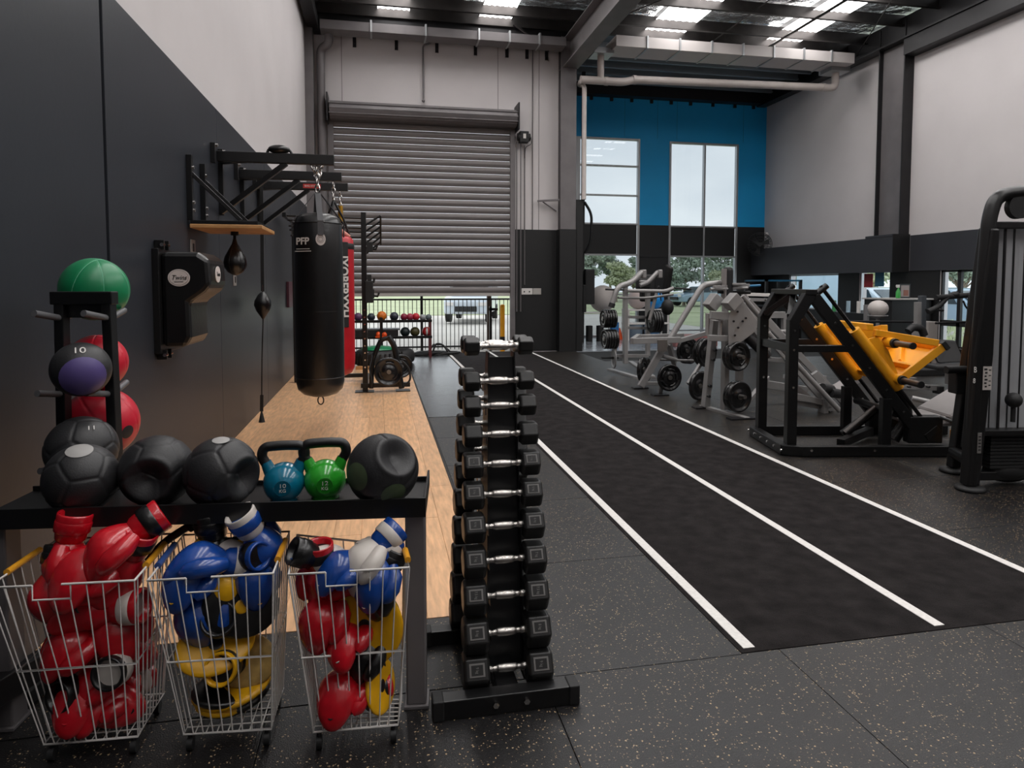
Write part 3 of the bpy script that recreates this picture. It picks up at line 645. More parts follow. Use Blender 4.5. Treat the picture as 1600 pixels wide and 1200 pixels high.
# ================================================================ WIRE BASKETS
def quadring(c4): return [V(p) for p in c4]
def lerp(a, b, t): return V(a) * (1 - t) + V(b) * t
BASKETS = []
def basket(label, bot, top, hcols, right_h=True):
    BASKETS.append((bot, top))
    # bot, top: corners front-left, front-right, back-right, back-left
    t = thing('wire_basket', label, 'basket', tuple((V(bot[0]) + V(bot[2])) / 2 - V(0, 0, bot[0][2])))
    mid = [lerp(b, c, .48) for b, c in zip(bot, top)]
    low = MB().tube(bot, .0035, 8, True); low.build('bottom_rim', WIRE, t)
    MB().tube(mid, .0035, 8, True).build('middle_ring', WIRE, t)
    fl, fr, br, bl = [V(p) for p in top]
    f1, f2 = lerp(fl, fr, .36), lerp(fl, fr, .50); dz = V(0, 0, -.045); f0 = lerp(fl, fr, .30)
    MB().tube([f2, fr, br, bl, fl, f0], .0038, 8).tube([f0, f0 + dz, lerp(fl, fr, .56) + dz, lerp(fl, fr, .56)], .003, 8).tube([f2, fr], .0038, 8).build('top_rim', WIRE, t)
    for k, (a, b) in enumerate(((0, 1), (1, 2), (2, 3), (3, 0))):
        n = 9 if k in (0, 2) else 8
        for i in range(n + 1 if k in (0, 2) else n):
            s = (i) / n if k in (0, 2) else (i + .5) / n
            q = lerp(top[a], top[b], s)
            if k == 0 and .30 < s < .56: q = q + dz
            MB().tube([lerp(bot[a], bot[b], s), lerp(mid[a], mid[b], s), q], .0022, 6).build('wire', WIRE, t)
    m = MB()
    for i in range(1, 8): m.tube([lerp(bot[0], bot[1], i / 8), lerp(bot[3], bot[2], i / 8)], .0022, 6)
    for i in range(1, 6): m.tube([lerp(bot[0], bot[3], i / 6), lerp(bot[1], bot[2], i / 6)], .0022, 6)
    m.build('bottom_grid', WIRE, t)
    for (a, b, cm) in ((0, 3, hcols[0]), (1, 2, hcols[1])):
        p, q = lerp(top[a], top[b], .25), lerp(top[a], top[b], .72)
        MB().cyl(p + V(0, 0, .006), q + V(0, 0, .006), .0105, 10).build('handle_grip', cm, t)
    for p in bot:
        c = lerp(p, (V(bot[0]) + V(bot[2])) / 2, .12)
        k = MB().cyl((c.x - .009, c.y, .022), (c.x + .009, c.y, .022), .021, 14).build('caster', BLKM, t)
        MB().cyl((c.x, c.y, .038), (c.x, c.y, bot[0][2]), .008, 8).build('caster_stem', STEELD, k)
YG = mat('orange grip', '#dd9a22', .45); BG = mat('blue grip', '#2c4a86', .45)
zb, zt = .060, .60
basket('white wire basket full of red boxing gloves, below the left end of the shelf', [(-1.045, 2.26, zb), (-.770, 2.245, zb), (-.760, 2.47, zb), (-1.040, 2.48, zb)], [(-1.152, 2.32 - .12, zt), (-.740, 2.29 - .12, zt), (-.735, 2.56, zt), (-1.125, 2.58, zt)], (YG, YG))
basket('white wire basket of blue gloves and yellow and black pads, middle of three', [(-.629, 2.225, zb), (-.358, 2.20, zb), (-.350, 2.42, zb), (-.622, 2.44, zb)], [(-.700, 2.16, zt), (-.334, 2.14, zt), (-.330, 2.50, zt), (-.700, 2.54, zt)], (BG, YG))
basket('white wire basket with red gloves and a yellow disc, beside the grey shelf leg', [(-.222, 2.155, zb), (.046, 2.14, zb), (.062, 2.27, zb), (-.215, 2.33, zb)], [(-.285, 2.12, zt), (.086, 2.10, zt), (.074, 2.28, zt), (-.300, 2.46, zt)], (BG, YG))

# ---- gloves
def glove_parts(body, cuffm, strapm):
    t = thing('boxing_glove', '', 'glove')
    def fn(d, p):
        x = d.x; k = 1 - .36 * max(0, -x) ** 1.2 + .06 * max(0, x)
        p = V(p.x, p.y * k, p.z * k)
        if x > 0: p.z -= .05 * x * x
        if d.z < -.2 and x > -.2: p.z += .012 * max(0, 1 - abs(x - .2) * 1.6)
        return p
    MB().sph((.02, 0, 0), (.098, .064, .060), 32, 20, fn).build('fist', body, t)
    MB().tube([(-.04, .045, -.005), (-.01, .066, -.012), (.03, .072, -.018), (.06, .062, -.028), (.072, .052, -.034)], [.022, .028, .029, .024, .012], 14).build('thumb', body, t)
    MB().lathe([(.036, 0), (.043, .01), (.048, .05), (.050, .085), (.047, .090), (.040, .085), (.036, .03)], (-.045, 0, 0), 24, Matrix.Rotation(R(-90), 3, 'Y')).build('cuff', cuffm, t)
    MB().lathe([(.0475, .030), (.0505, .034), (.0515, .062), (.0495, .066)], (-.045, 0, 0), 24, Matrix.Rotation(R(-90), 3, 'Y')).build('strap', strapm, t)
    MB().tube([(.095, .03, -.02), (.112, 0, -.022), (.095, -.035, -.02)], .0028, 6).build('seam', strapm, t)
    return t
def glove(label, loc, rot, body, cuffm=None, strapm=None, s=1.0, group='gloves and pads in the wire baskets'):
    t = glove_parts(body, cuffm or body, strapm or LEATH); t.location = loc; t.rotation_euler = [R(a) for a in rot]; t.scale = (s * 1.1, s * 1.12, s * 1.12)
    t['label'] = label; t['group'] = group; return t
# first basket: red gloves (rot = x, y, z degrees, glove points along +X)
A = -.94
glove('red glove on top of the first basket, black strapped cuff up to the right', (-0.828,2.300,0.674), (10, 28, 205), REDV, REDV, LEATH, 1.0)
glove('big shiny red glove fist bulging over the rim of the first basket', (-0.929,2.290,0.595), (0, 10, 250), REDV, s=1.12)
glove('red glove with its tall cuff standing up at the left of the first basket', (-1.008,2.370,0.618), (30, 78, 200), REDV, REDV, REDV, .95)
glove('red glove with black palm leaning right in the first basket', (-0.790,2.330,0.580), (90, 62, 160), REDV, REDV, LEATH, .98)
glove('red glove squeezed in the top left corner of the first basket', (-1.095,2.340,0.525), (0, 70, 250), REDV, LEATH, LEATH, .9)
glove('red glove lying flat on the right below the first basket rim', (-0.839,2.330,0.446), (70, 5, 170), REDV, REDV, WHTV, 1.0)
glove('red glove fist halfway down at the left of the first basket', (-1.050,2.340,0.345), (0, 20, 215), REDV, LEATH, LEATH, .98)
glove('black glove lying across the middle of the first basket', (-0.914,2.380,0.337), (80, 0, 10), LEATH, LEATH, LEATH, .95)
glove('wrinkled red glove at the right just under the middle ring of first basket', (-0.853,2.360,0.210), (20, 15, 220), REDV, REDV, WHTV, 1.0)
glove('large red glove at the bottom left of the first basket', (-0.994,2.360,0.122), (0, 5, 262), REDV, REDV, REDV, 1.2)
glove('red glove at the bottom right of the first basket', (-0.872,2.380,0.067), (15, 0, 235), REDV, REDV, WHTV, .95)
glove('dark red glove buried at the back of the first basket, upper part', (-1.017,2.450,0.416), (0, 30, 120), REDV, LEATH, LEATH, 1.0)
glove('black glove buried at the back of the first basket, lower part', (-1.005,2.450,0.179), (0, 10, 60), LEATH, LEATH, LEATH, 1.0)
glove('red glove on its side at the very bottom middle of the first basket', (-.90, 2.38, .12), (60, 0, 320), REDV, REDV, LEATH, 1.0)
glove('red glove against the right rear wires of the first basket, low down', (-.80, 2.40, .25), (30, 10, 80), REDV, LEATH, WHTV, .95)
glove('red glove at the left rear of the first basket under the middle ring', (-1.0, 2.40, .27), (0, 40, 30), REDV, REDV, LEATH, 1.0)
glove('red glove against the right wires just above the middle ring of the first basket', (-.79, 2.36, .38), (10, 30, 300), REDV, REDV, LEATH, 1.0)
# second basket
glove('black and yellow glove low at the back of the middle basket', (-.49, 2.38, .22), (0, 20, 80), LEATH, YELV, LEATH, .95)
glove('blue glove with white palm sticking up at the right of the middle basket', (-0.405,2.360,0.618), (60, 60, 30), BLUEV, WHTV, BLUEV, .95)
glove('blue glove lying across the top of the middle basket', (-0.561,2.300,0.589), (20, -12, 195), BLUEV, BLUEV, WHTV, .98)
glove('blue and white glove with its pale cuff toward the middle of the middle basket', (-0.488,2.360,0.580), (10, 10, 140), WHTV, BLUEV, LEATH, .85)
glove('blue glove at the upper left against the wires of the middle basket', (-0.650,2.300,0.560), (0, 20, 250), BLUEV, WHTV, YELV, .92)
glove('blue glove with white oval print at the left of the middle basket', (-0.621,2.310,0.438), (0, 65, 240), BLUEV, BLUEV, BLUEV, 1.05)
glove('black glove cuff poking up at the back of the middle basket', (-0.553,2.440,0.582), (0, 80, 0), LEATH, LEATH, LEATH, .95)
glove('blue glove at the right edge below the rim of the middle basket', (-0.402,2.330,0.530), (0, 40, 300), BLUEV, LEATH, YELV, .88)
def pad(label, loc, rot, s=1.0, m1=None, m2=None):
    t = thing('focus_pad', label, 'pad', (0, 0, 0), 'gloves and pads in the wire baskets'); m1 = m1 or YELV; m2 = m2 or LEATH
    MB().sph((0, 0, 0), (.13, .105, .030), 32, 14, lambda d, p: V(p.x, p.y, p.z + .02 * (d.x ** 2 + d.y ** 2))).build('face', m1, t)
    MB().sph((0, 0, -.022), (.115, .092, .030), 28, 12).build('backing', m2, t)
    MB().tube(arc((0, 0, .012), .112, 0, 360, 28, (1, 0, 0), (0, .82, 0))[:-1], .0045, 6, True).build('piping', m2, t)
    MB().sph((0, 0, .028), (.026, .026, .006), 16, 8).build('target_dot', m2, t)
    MB().tube([(-.06, -.03, -.040), (-.03, -.01, -.054), (.03, .01, -.054), (.06, .03, -.040)], .011, 8).build('hand_strap', m2, t)
    t.location = loc; t.rotation_euler = [R(a) for a in rot]; t.scale = (s, s, s); return t
pad('yellow and black focus pad standing on edge in the middle basket, upper right', (-0.445,2.300,0.433), (75, 20, 15), .95, LEATH, YELV)
pad('black pad with a yellow rim tilted at the mid left of the middle basket', (-0.588,2.300,0.301), (40, -8, 20), .95, YELV, LEATH)
pad('pale worn yellow pad at the right under the middle ring of the middle basket', (-0.449,2.330,0.229), (65, 10, 350), .82, mat('worn beige vinyl', '#a98b4e', .5, ns=30, na=.3), YELV)
pad('curved yellow pad lying near the bottom of the middle basket', (-0.521,2.310,0.103), (12, -9, 5), 1.0, YELV, LEATH)
pad('black pad lying at the very bottom of the middle basket', (-0.533,2.340,0.027), (5, 4, 30), .95, LEATH, YELV)
glove('yellow and black glove near the right wires of the middle basket', (-0.520,2.330,0.514), (0, 50, 280), YELV, LEATH, LEATH, .85)
glove('black glove filling the centre of the middle basket', (-0.543,2.420,0.350), (0, 30, 100), LEATH, LEATH, LEATH, 1.0)
# third basket
glove('white and black glove lying left on top of the third basket', (-0.203,2.270,0.593), (20, 28, 20), WHTV, LEATH, LEATH, .82)
glove('blue glove with white strap on top at the right of the third basket', (-0.018,2.330,0.600), (20, 35, 205), WHTV, BLUEV, WHTV, .9)
glove('shiny blue glove at the right corner of the third basket rim', (0.003,2.280,0.550), (0, 40, 235), BLUEV, BLUEV, WHTV, .85)
glove('blue glove under the white ones in the third basket', (-0.109,2.260,0.581), (0, 10, 215), BLUEV, WHTV, WHTV, .82)
glove('red glove with cuff up against the left wires of the third basket', (-0.259,2.240,0.530), (0, 80, 60), REDV, REDV, LEATH, .85)
glove('small red glove just under the rim of the third basket', (-0.088,2.280,0.498), (20, 15, 160), REDV, LEATH, LEATH, .8)
glove('red glove fist at the upper left of the third basket', (-0.205,2.260,0.429), (0, 45, 235), REDV, REDV, REDV, .92)
glove('red glove with white print in the middle of the third basket', (-0.112,2.250,0.336), (30, 5, 250), REDV, REDV, WHTV, 1.0)
glove('large red glove at the bottom left of the third basket', (-0.167,2.250,0.132), (0, 10, 255), REDV, REDV, LEATH, 1.1)
glove('red glove with a thin pink cord at the bottom of the third basket', (-0.083,2.270,0.177), (0, 20, 215), REDV, LEATH, REDV, .8)
def disc_pad(label, loc, rot, s):
    t = pad(label, (0, 0, 0), (0, 0, 0), 1.0, YELV, LEATH); t.location = loc; t.rotation_euler = [R(a) for a in rot]; t.scale = (s * .9, s * 1.2, s); return t
disc_pad('big round yellow pad with black dots standing in the third basket', (-0.012,2.240,0.369), (88, 0, -12), 1.08)
disc_pad('folded yellow pad on edge at the lower right of the third basket', (-0.019,2.220,0.127), (75, 25, 52), .75)
glove('black glove behind the yellow disc of the third basket', (.03, 2.29, .50), (0, 60, 200), LEATH, LEATH, LEATH, .85)
glove('black glove low at the right rear of the third basket', (.0, 2.24, .28), (0, 40, 200), LEATH, REDV, LEATH, .8)
glove('red glove flat on the bottom of the third basket', (-.08, 2.22, .10), (20, 0, 200), REDV, REDV, LEATH, .85)
# dark strap hung between baskets one and two
o = MB().tube(rounded([(-.80, 2.47, .55), (-.73, 2.46, .615), (-.655, 2.44, .665), (-.64, 2.43, .66)], .03), .014, 10).build('jump_rope_handle', LEATH)
tag(base_to(o, (-.80, 2.47, .55)), 'black padded handle resting between the first and middle baskets', 'handle')
# dark bench frame at the far left beside basket one
bn = thing('weight_bench', 'dark steel bench foot behind the first basket', 'bench', (-1.25, 2.5, 0))
MB().bar((-1.10, 2.78, .16), (-1.30, 2.30, .16), .05, .09).build('rail', STEELD, bn, .004)
MB().box(-1.13, -1.07, 2.78, 2.84, 0, .50).build('leg', BLK, bn, .004)

# ================================================================ BOXING WALL
up_ = thing('wall_pad', 'black uppercut wall pad with round white logos on the dark panels', 'punching pad', (-1.25, 4.85, 1.1))
sec = [(-1.36, 1.10), (-1.36, 1.71), (-1.14, 1.71), (-1.075, 1.665), (-1.065, 1.50), (-1.10, 1.455), (-1.195, 1.385), (-1.19, 1.16), (-1.22, 1.10)]
MB().prism([(a, 4.60, b) for a, b in sec], (0, .46, 0)).build('pad_body', LEATH, up_, .028)
MB().box(-1.40, -1.36, 4.56, 5.10, 1.06, 1.73).build('mount_plate', BLK, up_, .003)
for (y, z) in ((4.62, 1.755), (4.72, 1.755), (4.62, 1.05), (4.72, 1.05)):
    MB().box(-1.398, -1.34, y - .012, y + .012, z - .03, z + .03).build('hook', BLK, up_, .002); MB().cyl((-1.35, y - .02, z), (-1.35, y + .02, z), .012, 8).build('bolt', CHROME, up_)
LOGOD = mat('white logo disc', '#cfc6c2', .5)
q = MB(); q.lathe([(0, 0), (.055, 0), (.055, .004), (0, .004)], (0, 0, 0), 32)
def disc(c, M, rx, ry, par, m=LOGOD, t=.004, name='logo_disc'):
    vs = []; n = 32
    for k in (0, 1):
        for i in range(n):
            a = 2 * math.pi * i / n; vs.append(V(c) + M @ V(rx * math.cos(a), ry * math.sin(a), t * k))
    return MB().add(vs, [tuple(range(n)), tuple(range(n, 2 * n))] + [(i, (i + 1) % n, n + (i + 1) % n, n + i) for i in range(n)]).build(name, m, par)
disc((-1.253, 4.60, 1.545), FACE, .066, .055, up_); disc((-1.253, 4.596, 1.545), FACE, .058, .048, up_, mat('logo rim', '#7d7674', .5), .001); disc((-1.253, 4.5945, 1.545), FACE, .056, .046, up_, LOGOD, .0005)
text('Twins', .042, (-1.253, 4.5925, 1.545), FACE, BLKM, up_, shear=.4, sx=.9); MB().box(-1.28, -1.225, 4.592, 4.5935, 1.518, 1.5205).build('logo_line', BLKM, up_)
SIDE = axes((0, 1, 0), (0, 0, 1)); disc((-1.066, 4.80, 1.57), SIDE, .07, .055, up_); text('Twins', .042, (-1.060, 4.80, 1.57), SIDE, BLKM, up_, shear=.4, sx=.9)
for y, z, t in ((5.50, 1.785, 'small pale grey wall plate above the uppercut pad'), (6.99, 1.55, 'white light switch plate below the speed bag')):
    so = MB().box(-1.40, -1.39, y - .06, y + .06, z - .06, z + .06).build('wall_plate', mat('pale wall plate', '#8d8885', .5), None, .003); tag(base_to(so, (-1.40, y, z - .06)), t, 'switch'); MB().box(-1.39, -1.387, y - .02, y + .02, z - .03, z + .03).build('switch', BLKM, so)
# speed bag platform
sp = thing('speed_bag_platform', 'wooden speed bag platform on a black wall bracket', 'platform', (-1.1, 5.65, 1.9))
MB().box(-1.38, -.865, 5.37, 5.98, 1.925, 1.955).build('board', PLY, sp, .006); MB().box(-1.38, -.90, 5.39, 5.96, 1.955, 1.985).build('board_backing', BLK, sp, .003)
for y in (5.41, 5.80):
    MB().box(-1.40, -1.36, y - .022, y + .022, 1.985, 2.47).build('upright', BLK, sp, .003)
    MB().bar((-1.375, y, 2.34), (-1.03, y + .03, 1.99), .03, .03).build('brace', BLK, sp, .003)
    for z in (2.06, 2.12, 2.38): MB().cyl((-1.36, y + .01, z), (-1.35, y + .01, z), .012, 8).build('bolt', CHROME, sp)
MB().cyl((-1.13, 5.70, 1.925), (-1.13, 5.70, 1.895), .03, 12).cyl((-1.13, 5.70, 1.895), (-1.13, 5.70, 1.865), .012, 8).build('swivel', STEELD, sp)
sb = MB().lathe([(0, 0), (.02, .003), (.055, .025), (.082, .07), (.086, .105), (.076, .15), (.05, .20), (.026, .245), (.014, .285), (.012, .30), (0, .30)], (-1.13, 5.70, 1.575), 28).build('speed_bag', LEATH)
tag(base_to(sb, (-1.13, 5.70, 1.575)), 'black teardrop speed bag hanging under the wooden platform', 'speed bag')
for a in range(6):
    MB().tube([V(-1.13, 5.70, 1.575) + V(r * 1.01 * math.cos(R(a * 60 + 10)), r * 1.01 * math.sin(R(a * 60 + 10)), z) for r, z in ((.055, .025), (.082, .07), (.0865, .105), (.076, .15), (.05, .20), (.026, .245))], .0015, 5).build('seam', LEATH, sb)
# floor to ceiling ball
db = thing('double_end_bag', 'small black floor to ceiling ball on long elastic straps', 'speed bag', (-1.22, 7.6, 0))
X0, Y0 = -1.235, 7.6
MB().lathe([(0, -.155), (.012, -.15), (.03, -.12), (.07, -.06), (.092, 0), (.085, .05), (.05, .11), (.02, .14), (0, .145)], (X0, Y0, 1.28), 24).build('ball', LEATH, db)
MB().bar((X0, Y0, 1.43), (X0 + .01, Y0, 2.62), .035, .008).build('upper_strap', BLKM, db); MB().cyl((X0, Y0, 1.42), (X0, Y0, 1.5), .008, 6).build('snap_hook', CHROME, db)
MB().tube([(X0, Y0, 1.13), (X0 - .02, Y0, .7), (X0 - .03, Y0, .30)], .007, 6).bar((X0 - .03, Y0, .30), (X0 - .035, Y0, .12), .035, .006).build('lower_strap', BLKM, db)
MB().cyl((X0 - .035, Y0, 0), (X0 - .035, Y0, .13), .035, 10, .006).build('floor_anchor', BLKM, db)
# bag brackets
def bracket(y, z, xe, lab, sticker=None):
    t = thing('bag_bracket', lab, 'bracket', (-1.4, y, z - .5), 'wall brackets for the punching bags')
    MB().box(-1.40, -1.36, y + .12, y + .16, z - .5, z + .09).build('wall_plate', BLK, t, .003); MB().box(-1.40, -1.36, y - .16, y - .12, z - .08, z + .09).build('wall_plate', BLK, t, .003)
    MB().box(-1.38, xe, y - .03, y + .03, z - .045, z + .045).build('arm', BLK, t, .005)
    MB().bar((-1.37, y + .14, z - .02), (-.95, y, z), .05, .05).build('side_strut', BLK, t, .003)
    MB().bar((-1.37, y + .06, z - .48), (-.80, y, z - .04), .045, .045).build('strut', BLK, t, .003)
    for dy in (-.14, .14): MB().cyl((-1.36, y + dy, z + .07), (-1.34, y + dy, z + .07), .014, 8).build('bolt', CHROME, t)
    if sticker: MB().box(-.86, -.66, y - .034, y - .03, z - .025, z + .025).build('sticker', mat('red sticker', '#b5312c', .5), t); text('BAG STAND', .03, (-.76, y - .036, z), FACE, WHITE, t)
bracket(6.30, 2.625, -.385, 'nearest black bag bracket arm, above the speed bag platform')
bracket(7.25, 2.625, -.37, 'middle black bag bracket arm between the other two')
bracket(8.25, 2.66, -.35, 'farthest black bag bracket arm with a small red sticker', True)
# shackle chain helper
def chain(pts, par, r=.0045, link=.045, m=CHROME, name='chain'):
    mb = MB()
    for (p, q) in pts:
        p, q = V(p), V(q); n = max(1, int((q - p).length / (link * .72))); d = (q - p).normalized(); a = d.cross(V(.3, 1, .1)).normalized(); b = a.cross(d)
        for i in range(n):
            c = p + (q - p) * (i + .5) / n; u = a if i % 2 else b
            mb.tube([c + d * (link * .5 * math.cos(R(k * 45))) + u * (link * .28 * math.sin(R(k * 45))) for k in range(8)], r, 5, True)
    return mb.build(name, m, par)
bg_ = thing('punching_bag', 'long black heavy bag with grey strap hanging from the nearest bracket', 'punching bag', (-.53, 6.3, .48), 'hanging punching bags')
BX, BY = -.535, 6.30
R0 = .215
prof = [(0, .478), (.08, .482), (.15, .505), (.198, .55), (R0, .62), (R0 + .003, 1.2), (R0, 1.8), (R0 - .004, 2.04), (.19, 2.10), (.14, 2.135), (.06, 2.15), (0, 2.15)]
MB().lathe(prof, (BX, BY, 0), 48).build('bag_body', LEATH, bg_)
for z in (.66, 1.26, 2.05): MB().lathe([(R0 + .0005, z - .004), (R0 + .005, z), (R0 + .0005, z + .004)], (BX, BY, 0), 48).build('seam', LEATH, bg_)
STRAP = mat('grey webbing', '#454548', .6, bump=.2, bs=400)
for a in range(4):
    an = R(-80 + 90 * a); d = V(math.cos(an), math.sin(an), 0); e = V(-math.sin(an), math.cos(an), 0)
    pth = [V(BX, BY, 2.32) + d * .03, V(BX, BY, 2.16) + d * (.15), V(BX, BY, 2.06) + d * (R0 + .012), V(BX, BY, 1.94) + d * (R0 + .011)]
    m = MB()
    for p, q in zip(pth, pth[1:]): m.frame((p + q) / 2, (q - p).normalized(), e, (q - p).normalized().cross(e), (q - p).length + .01, .05, .006)
    m.build('strap', STRAP, bg_)
    if a == 0:
        Mx = axes(e, (0, 0, 1)); disc(V(BX, BY, 1.90) + d * (R0 + .004), Mx, .042, .055, bg_); 
        for rr in (.03, .018): MB().tube([V(BX, BY, 1.90) + d * (R0 + .012) + Mx @ V(rr * math.cos(R(k * 24)), rr * math.sin(R(k * 24)), 0) for k in range(15)], .0015, 5, True).build('logo_ring', BLKM, bg_)
an = R(-122); d = V(math.cos(an), math.sin(an), 0); e = V(-math.sin(an), math.cos(an), 0)
text('PFP', .085, V(BX, BY, 1.88) + d * (R0 + .008), axes(e, (0, 0, 1)), WHITE, bg_, sx=1.1, bold=.002)
for z, l in ((1.815, .14), (1.795, .17)): MB().frame(V(BX, BY, z) + d * (R0 + .003), e, d, V(0, 0, 1), l, .003, .006).build('logo_line', WHITE, bg_)
chain([((BX, BY, 2.56), (BX, BY, 2.34)), ((BX - .05, BY, 2.58), (BX, BY, 2.46)), ((BX + .05, BY, 2.58), (BX, BY, 2.46))], bg_, .008, .075)
MB().tube(arc((BX, BY, .44), .026, 0, 360, 14, (1, 0, 0), (0, 0, 1.5))[:-1], .006, 6, True).build('bottom_ring', LEATH, bg_)
rbg = thing('punching_bag', 'red heavy bag with a black lettered band behind the black bag', 'punching bag', (-.44, 7.25, .45), 'hanging punching bags')
BX, BY, R1 = -.455, 7.25, .20
MB().lathe([(0, .535), (.1, .54), (.165, .57), (.195, .63), (R1, .72), (R1, 1.85), (R1 - .005, 1.97), (.17, 2.0), (0, 2.01)], (BX, BY, 0), 40).build('bag_body', BAGRED, rbg)
MB().lathe([(R1 + .001, 1.87), (R1 + .005, 1.875), (R1 + .005, 1.925), (R1 + .001, 1.93)], (BX, BY, 0), 40).build('band', BLKM, rbg)
an = R(-62); d = V(math.cos(an), math.sin(an), 0); e = V(-math.sin(an), math.cos(an), 0)
MB().frame(V(BX, BY, 1.50) + d * (R1 + .001), e, d, V(0, 0, 1), .115, .012, .88).build('lettering_panel', BLKM, rbg, .003)
text('IXOBERYXH', .135, V(BX, BY, 1.48) + d * (R1 + .009), axes((0, 0, -1), e), WHITE, rbg, sx=.86, bold=.004)
MB().tube([(BX - .1, BY, 2.0), (BX - .05, BY - .05, 2.06), (BX + .06, BY - .07, 2.06), (BX + .16, BY - .05, 2.0)], [.02, .035, .035, .02], 10).build('hand_wrap', mat('pink cloth wrap', '#c98476', .7), rbg)
for a in (20, 140, 260): MB().tube([(BX, BY, 2.38), (BX + .1 * math.cos(R(a)), BY + .1 * math.sin(R(a)), 2.2), (BX + .185 * math.cos(R(a)), BY + .185 * math.sin(R(a)), 1.97)], .012, 6).build('strap', BLKM, rbg)
chain([((BX, BY, 2.58), (BX, BY, 2.38))], rbg, .008, .07)
tb = thing('punching_bag', 'bag chain with a yellow clip hanging under the farthest bracket', 'bag hook', (-.41, 8.25, 2.2))
chain([((-.44, 8.25, 2.62), (-.44, 8.25, 2.42))], tb, .007, .06)
MB().cyl((-.44, 8.25, 2.44), (-.44, 8.25, 2.25), .03, 10).build('swivel_clip', mat('brass yellow', '#b98a2c', .35, .7), tb)
MB().tube(arc((-.44, 8.25, 2.20), .04, 0, 360, 12, (1, 0, 0), (0, 0, 1.2))[:-1], .008, 6, True).build('ring', STEELD, tb)
tb.name = 'bag_hook'
# glove hung above the nearest bracket, and its strap
gl = thing('hanging_glove', 'black glove resting on top of the nearest bag bracket', 'glove', (-.86, 6.3, 2.67))
MB().sph((-.86, 6.3, 2.705), (.095, .06, .04), 24, 14).build('fist', LEATH, gl); MB().tube([(-.95, 6.3, 2.70), (-.965, 6.3, 2.66)], .012, 8).tube([(-.77, 6.3, 2.70), (-.75, 6.3, 2.67)], .012, 8).build('strap', LEATH, gl)
# small things on the wall behind the bags
for (yy_, zz_, t, c_) in ((11.0, 1.45, 'small dark red box on the wall panel behind the black bag', '#4a2230'),):
    o = MB().box(-1.40, -1.36, yy_ - .25, yy_ + .25, zz_ - .3, zz_ + .1).build('wall_box', mat('dark red box', c_, .5), None, .005); tag(base_to(o, (-1.4, yy_, zz_ - .3)), t, 'box')
# ---- keep every glove and pad inside its basket walls
bpy.context.view_layer.update()
BKS = {'first': 0, 'middle': 1, 'third': 2}
def basket_planes(o):
    return o
for o in list(COL.objects):
    if o.parent is None and o.get('group') == 'gloves and pads in the wire baskets':
        lab = o['label']; bi = 0 if 'first' in lab else (2 if 'third' in lab else 1)
        bot, top = BASKETS[bi]
        for it in range(3):
            worst = {}; mw = o.matrix_basis
            pts = [mw @ V(v.co) for ch in o.children for v in ch.data.vertices]
            for k, (a, b) in enumerate(((0, 1), (1, 2), (2, 3), (3, 0))):
                p0, p1, p2 = V(bot[a]), V(bot[b]), V(top[a]); nn = (p1 - p0).cross(p2 - p0).normalized(); c0 = (V(bot[0]) + V(bot[2])) / 2
                if nn.dot(c0 - p0) < 0: nn = -nn
                dmin = min(nn.dot(p - p0) for p in pts if p.z < .63) if any(p.z < .63 for p in pts) else 1
                worst[k] = (dmin - .006, nn)
            for a, b in ((0, 2), (1, 3)):
                da, na = worst[a]; dbb, nb = worst[b]; mv = V(0, 0, 0)
                if da + dbb < -.025 and da < 0 and dbb < 0:
                    mv = na * ((-da + dbb) / 2)
                    if it < 2: o.scale = [q * .93 for q in o.scale]
                elif da < 0 and dbb < 0: mv = na * ((-da + dbb) / 2)
                elif da < 0: mv = na * min(-da, 99)
                elif dbb < 0: mv = nb * -dbb
                o.location = V(o.location) + V(mv.x, mv.y, 0)
            zmin = min(p.z for p in pts)
            if zmin < .066: o.location.z += .066 - zmin
            bpy.context.view_layer.update()
# ================================================================ BACK OF THE LEFT BAY
# half rack with pull up bars
rg = thing('power_rack', 'black power rack with storage horns in front of the roller door', 'rack', (0, 9.5, 0))
def upr(x, y, h, par, w=.07): return MB().box(x - w / 2, x + w / 2, y - w / 2, y + w / 2, .01, h).build('upright', BLK, par, .004)
upr(-.20, 9.5, 2.50, rg); upr(-.22, 10.6, 2.50, rg); upr(-1.25, 10.6, 2.50, rg)
for k in range(16):
    for x, y in ((-.20, 9.5),): MB().cyl((x + .036, y - .0, .35 + k * .1), (x + .038, y, .35 + k * .1), .010, 8).cyl((x, y - .036, .35 + k * .1), (x, y - .038, .35 + k * .1), .012, 8).build('hole_ring', CHROME if k < 9 else BLKM, rg)
for dz in (0, -.05, -.12, -.17, -.24): MB().cyl((-1.22, 9.55 + abs(dz) * 1.6, 2.44 + dz), (-.20, 9.52 + abs(dz) * 1.6, 2.42 + dz), .014, 8).build('pull_up_bar', BLK, rg)
MB().bar((-1.25, 9.5, 2.45), (-1.25, 10.6, 2.45), .05, .06).build('cross_member', BLK, rg, .003); MB().bar((-.20, 9.5, 2.45), (-.22, 10.6, 2.45), .05, .06).build('cross_member', BLK, rg, .003)
for i in range(6):
    y = 9.5 + i * .16; dz = -.07 * i
    MB().tube([(-.18, y, 2.32 + dz), (.03, y, 2.46 + dz * .9)], .014, 8).build('storage_horn', BLK, rg)
for i in range(5):
    y = 9.5 + i * .16; dz = -.07 * i
    MB().tube([(.03, y, 2.46 + dz * .9), (.035, y + .08, 2.36 + dz * .9), (.03, y + .16, 2.46 + (dz - .07) * .9)], .012, 8).build('rope_loop', BLK, rg)
MB().box(-.26, .42, 9.46, 9.54, .06, .12).build('base_rail', BLK, rg, .003); MB().box(-.34, -.08, 9.40, 9.60, 0, .012).build('foot_plate', BLK, rg); MB().box(.22, .42, 9.40, 9.60, 0, .012).build('foot_plate', BLK, rg)
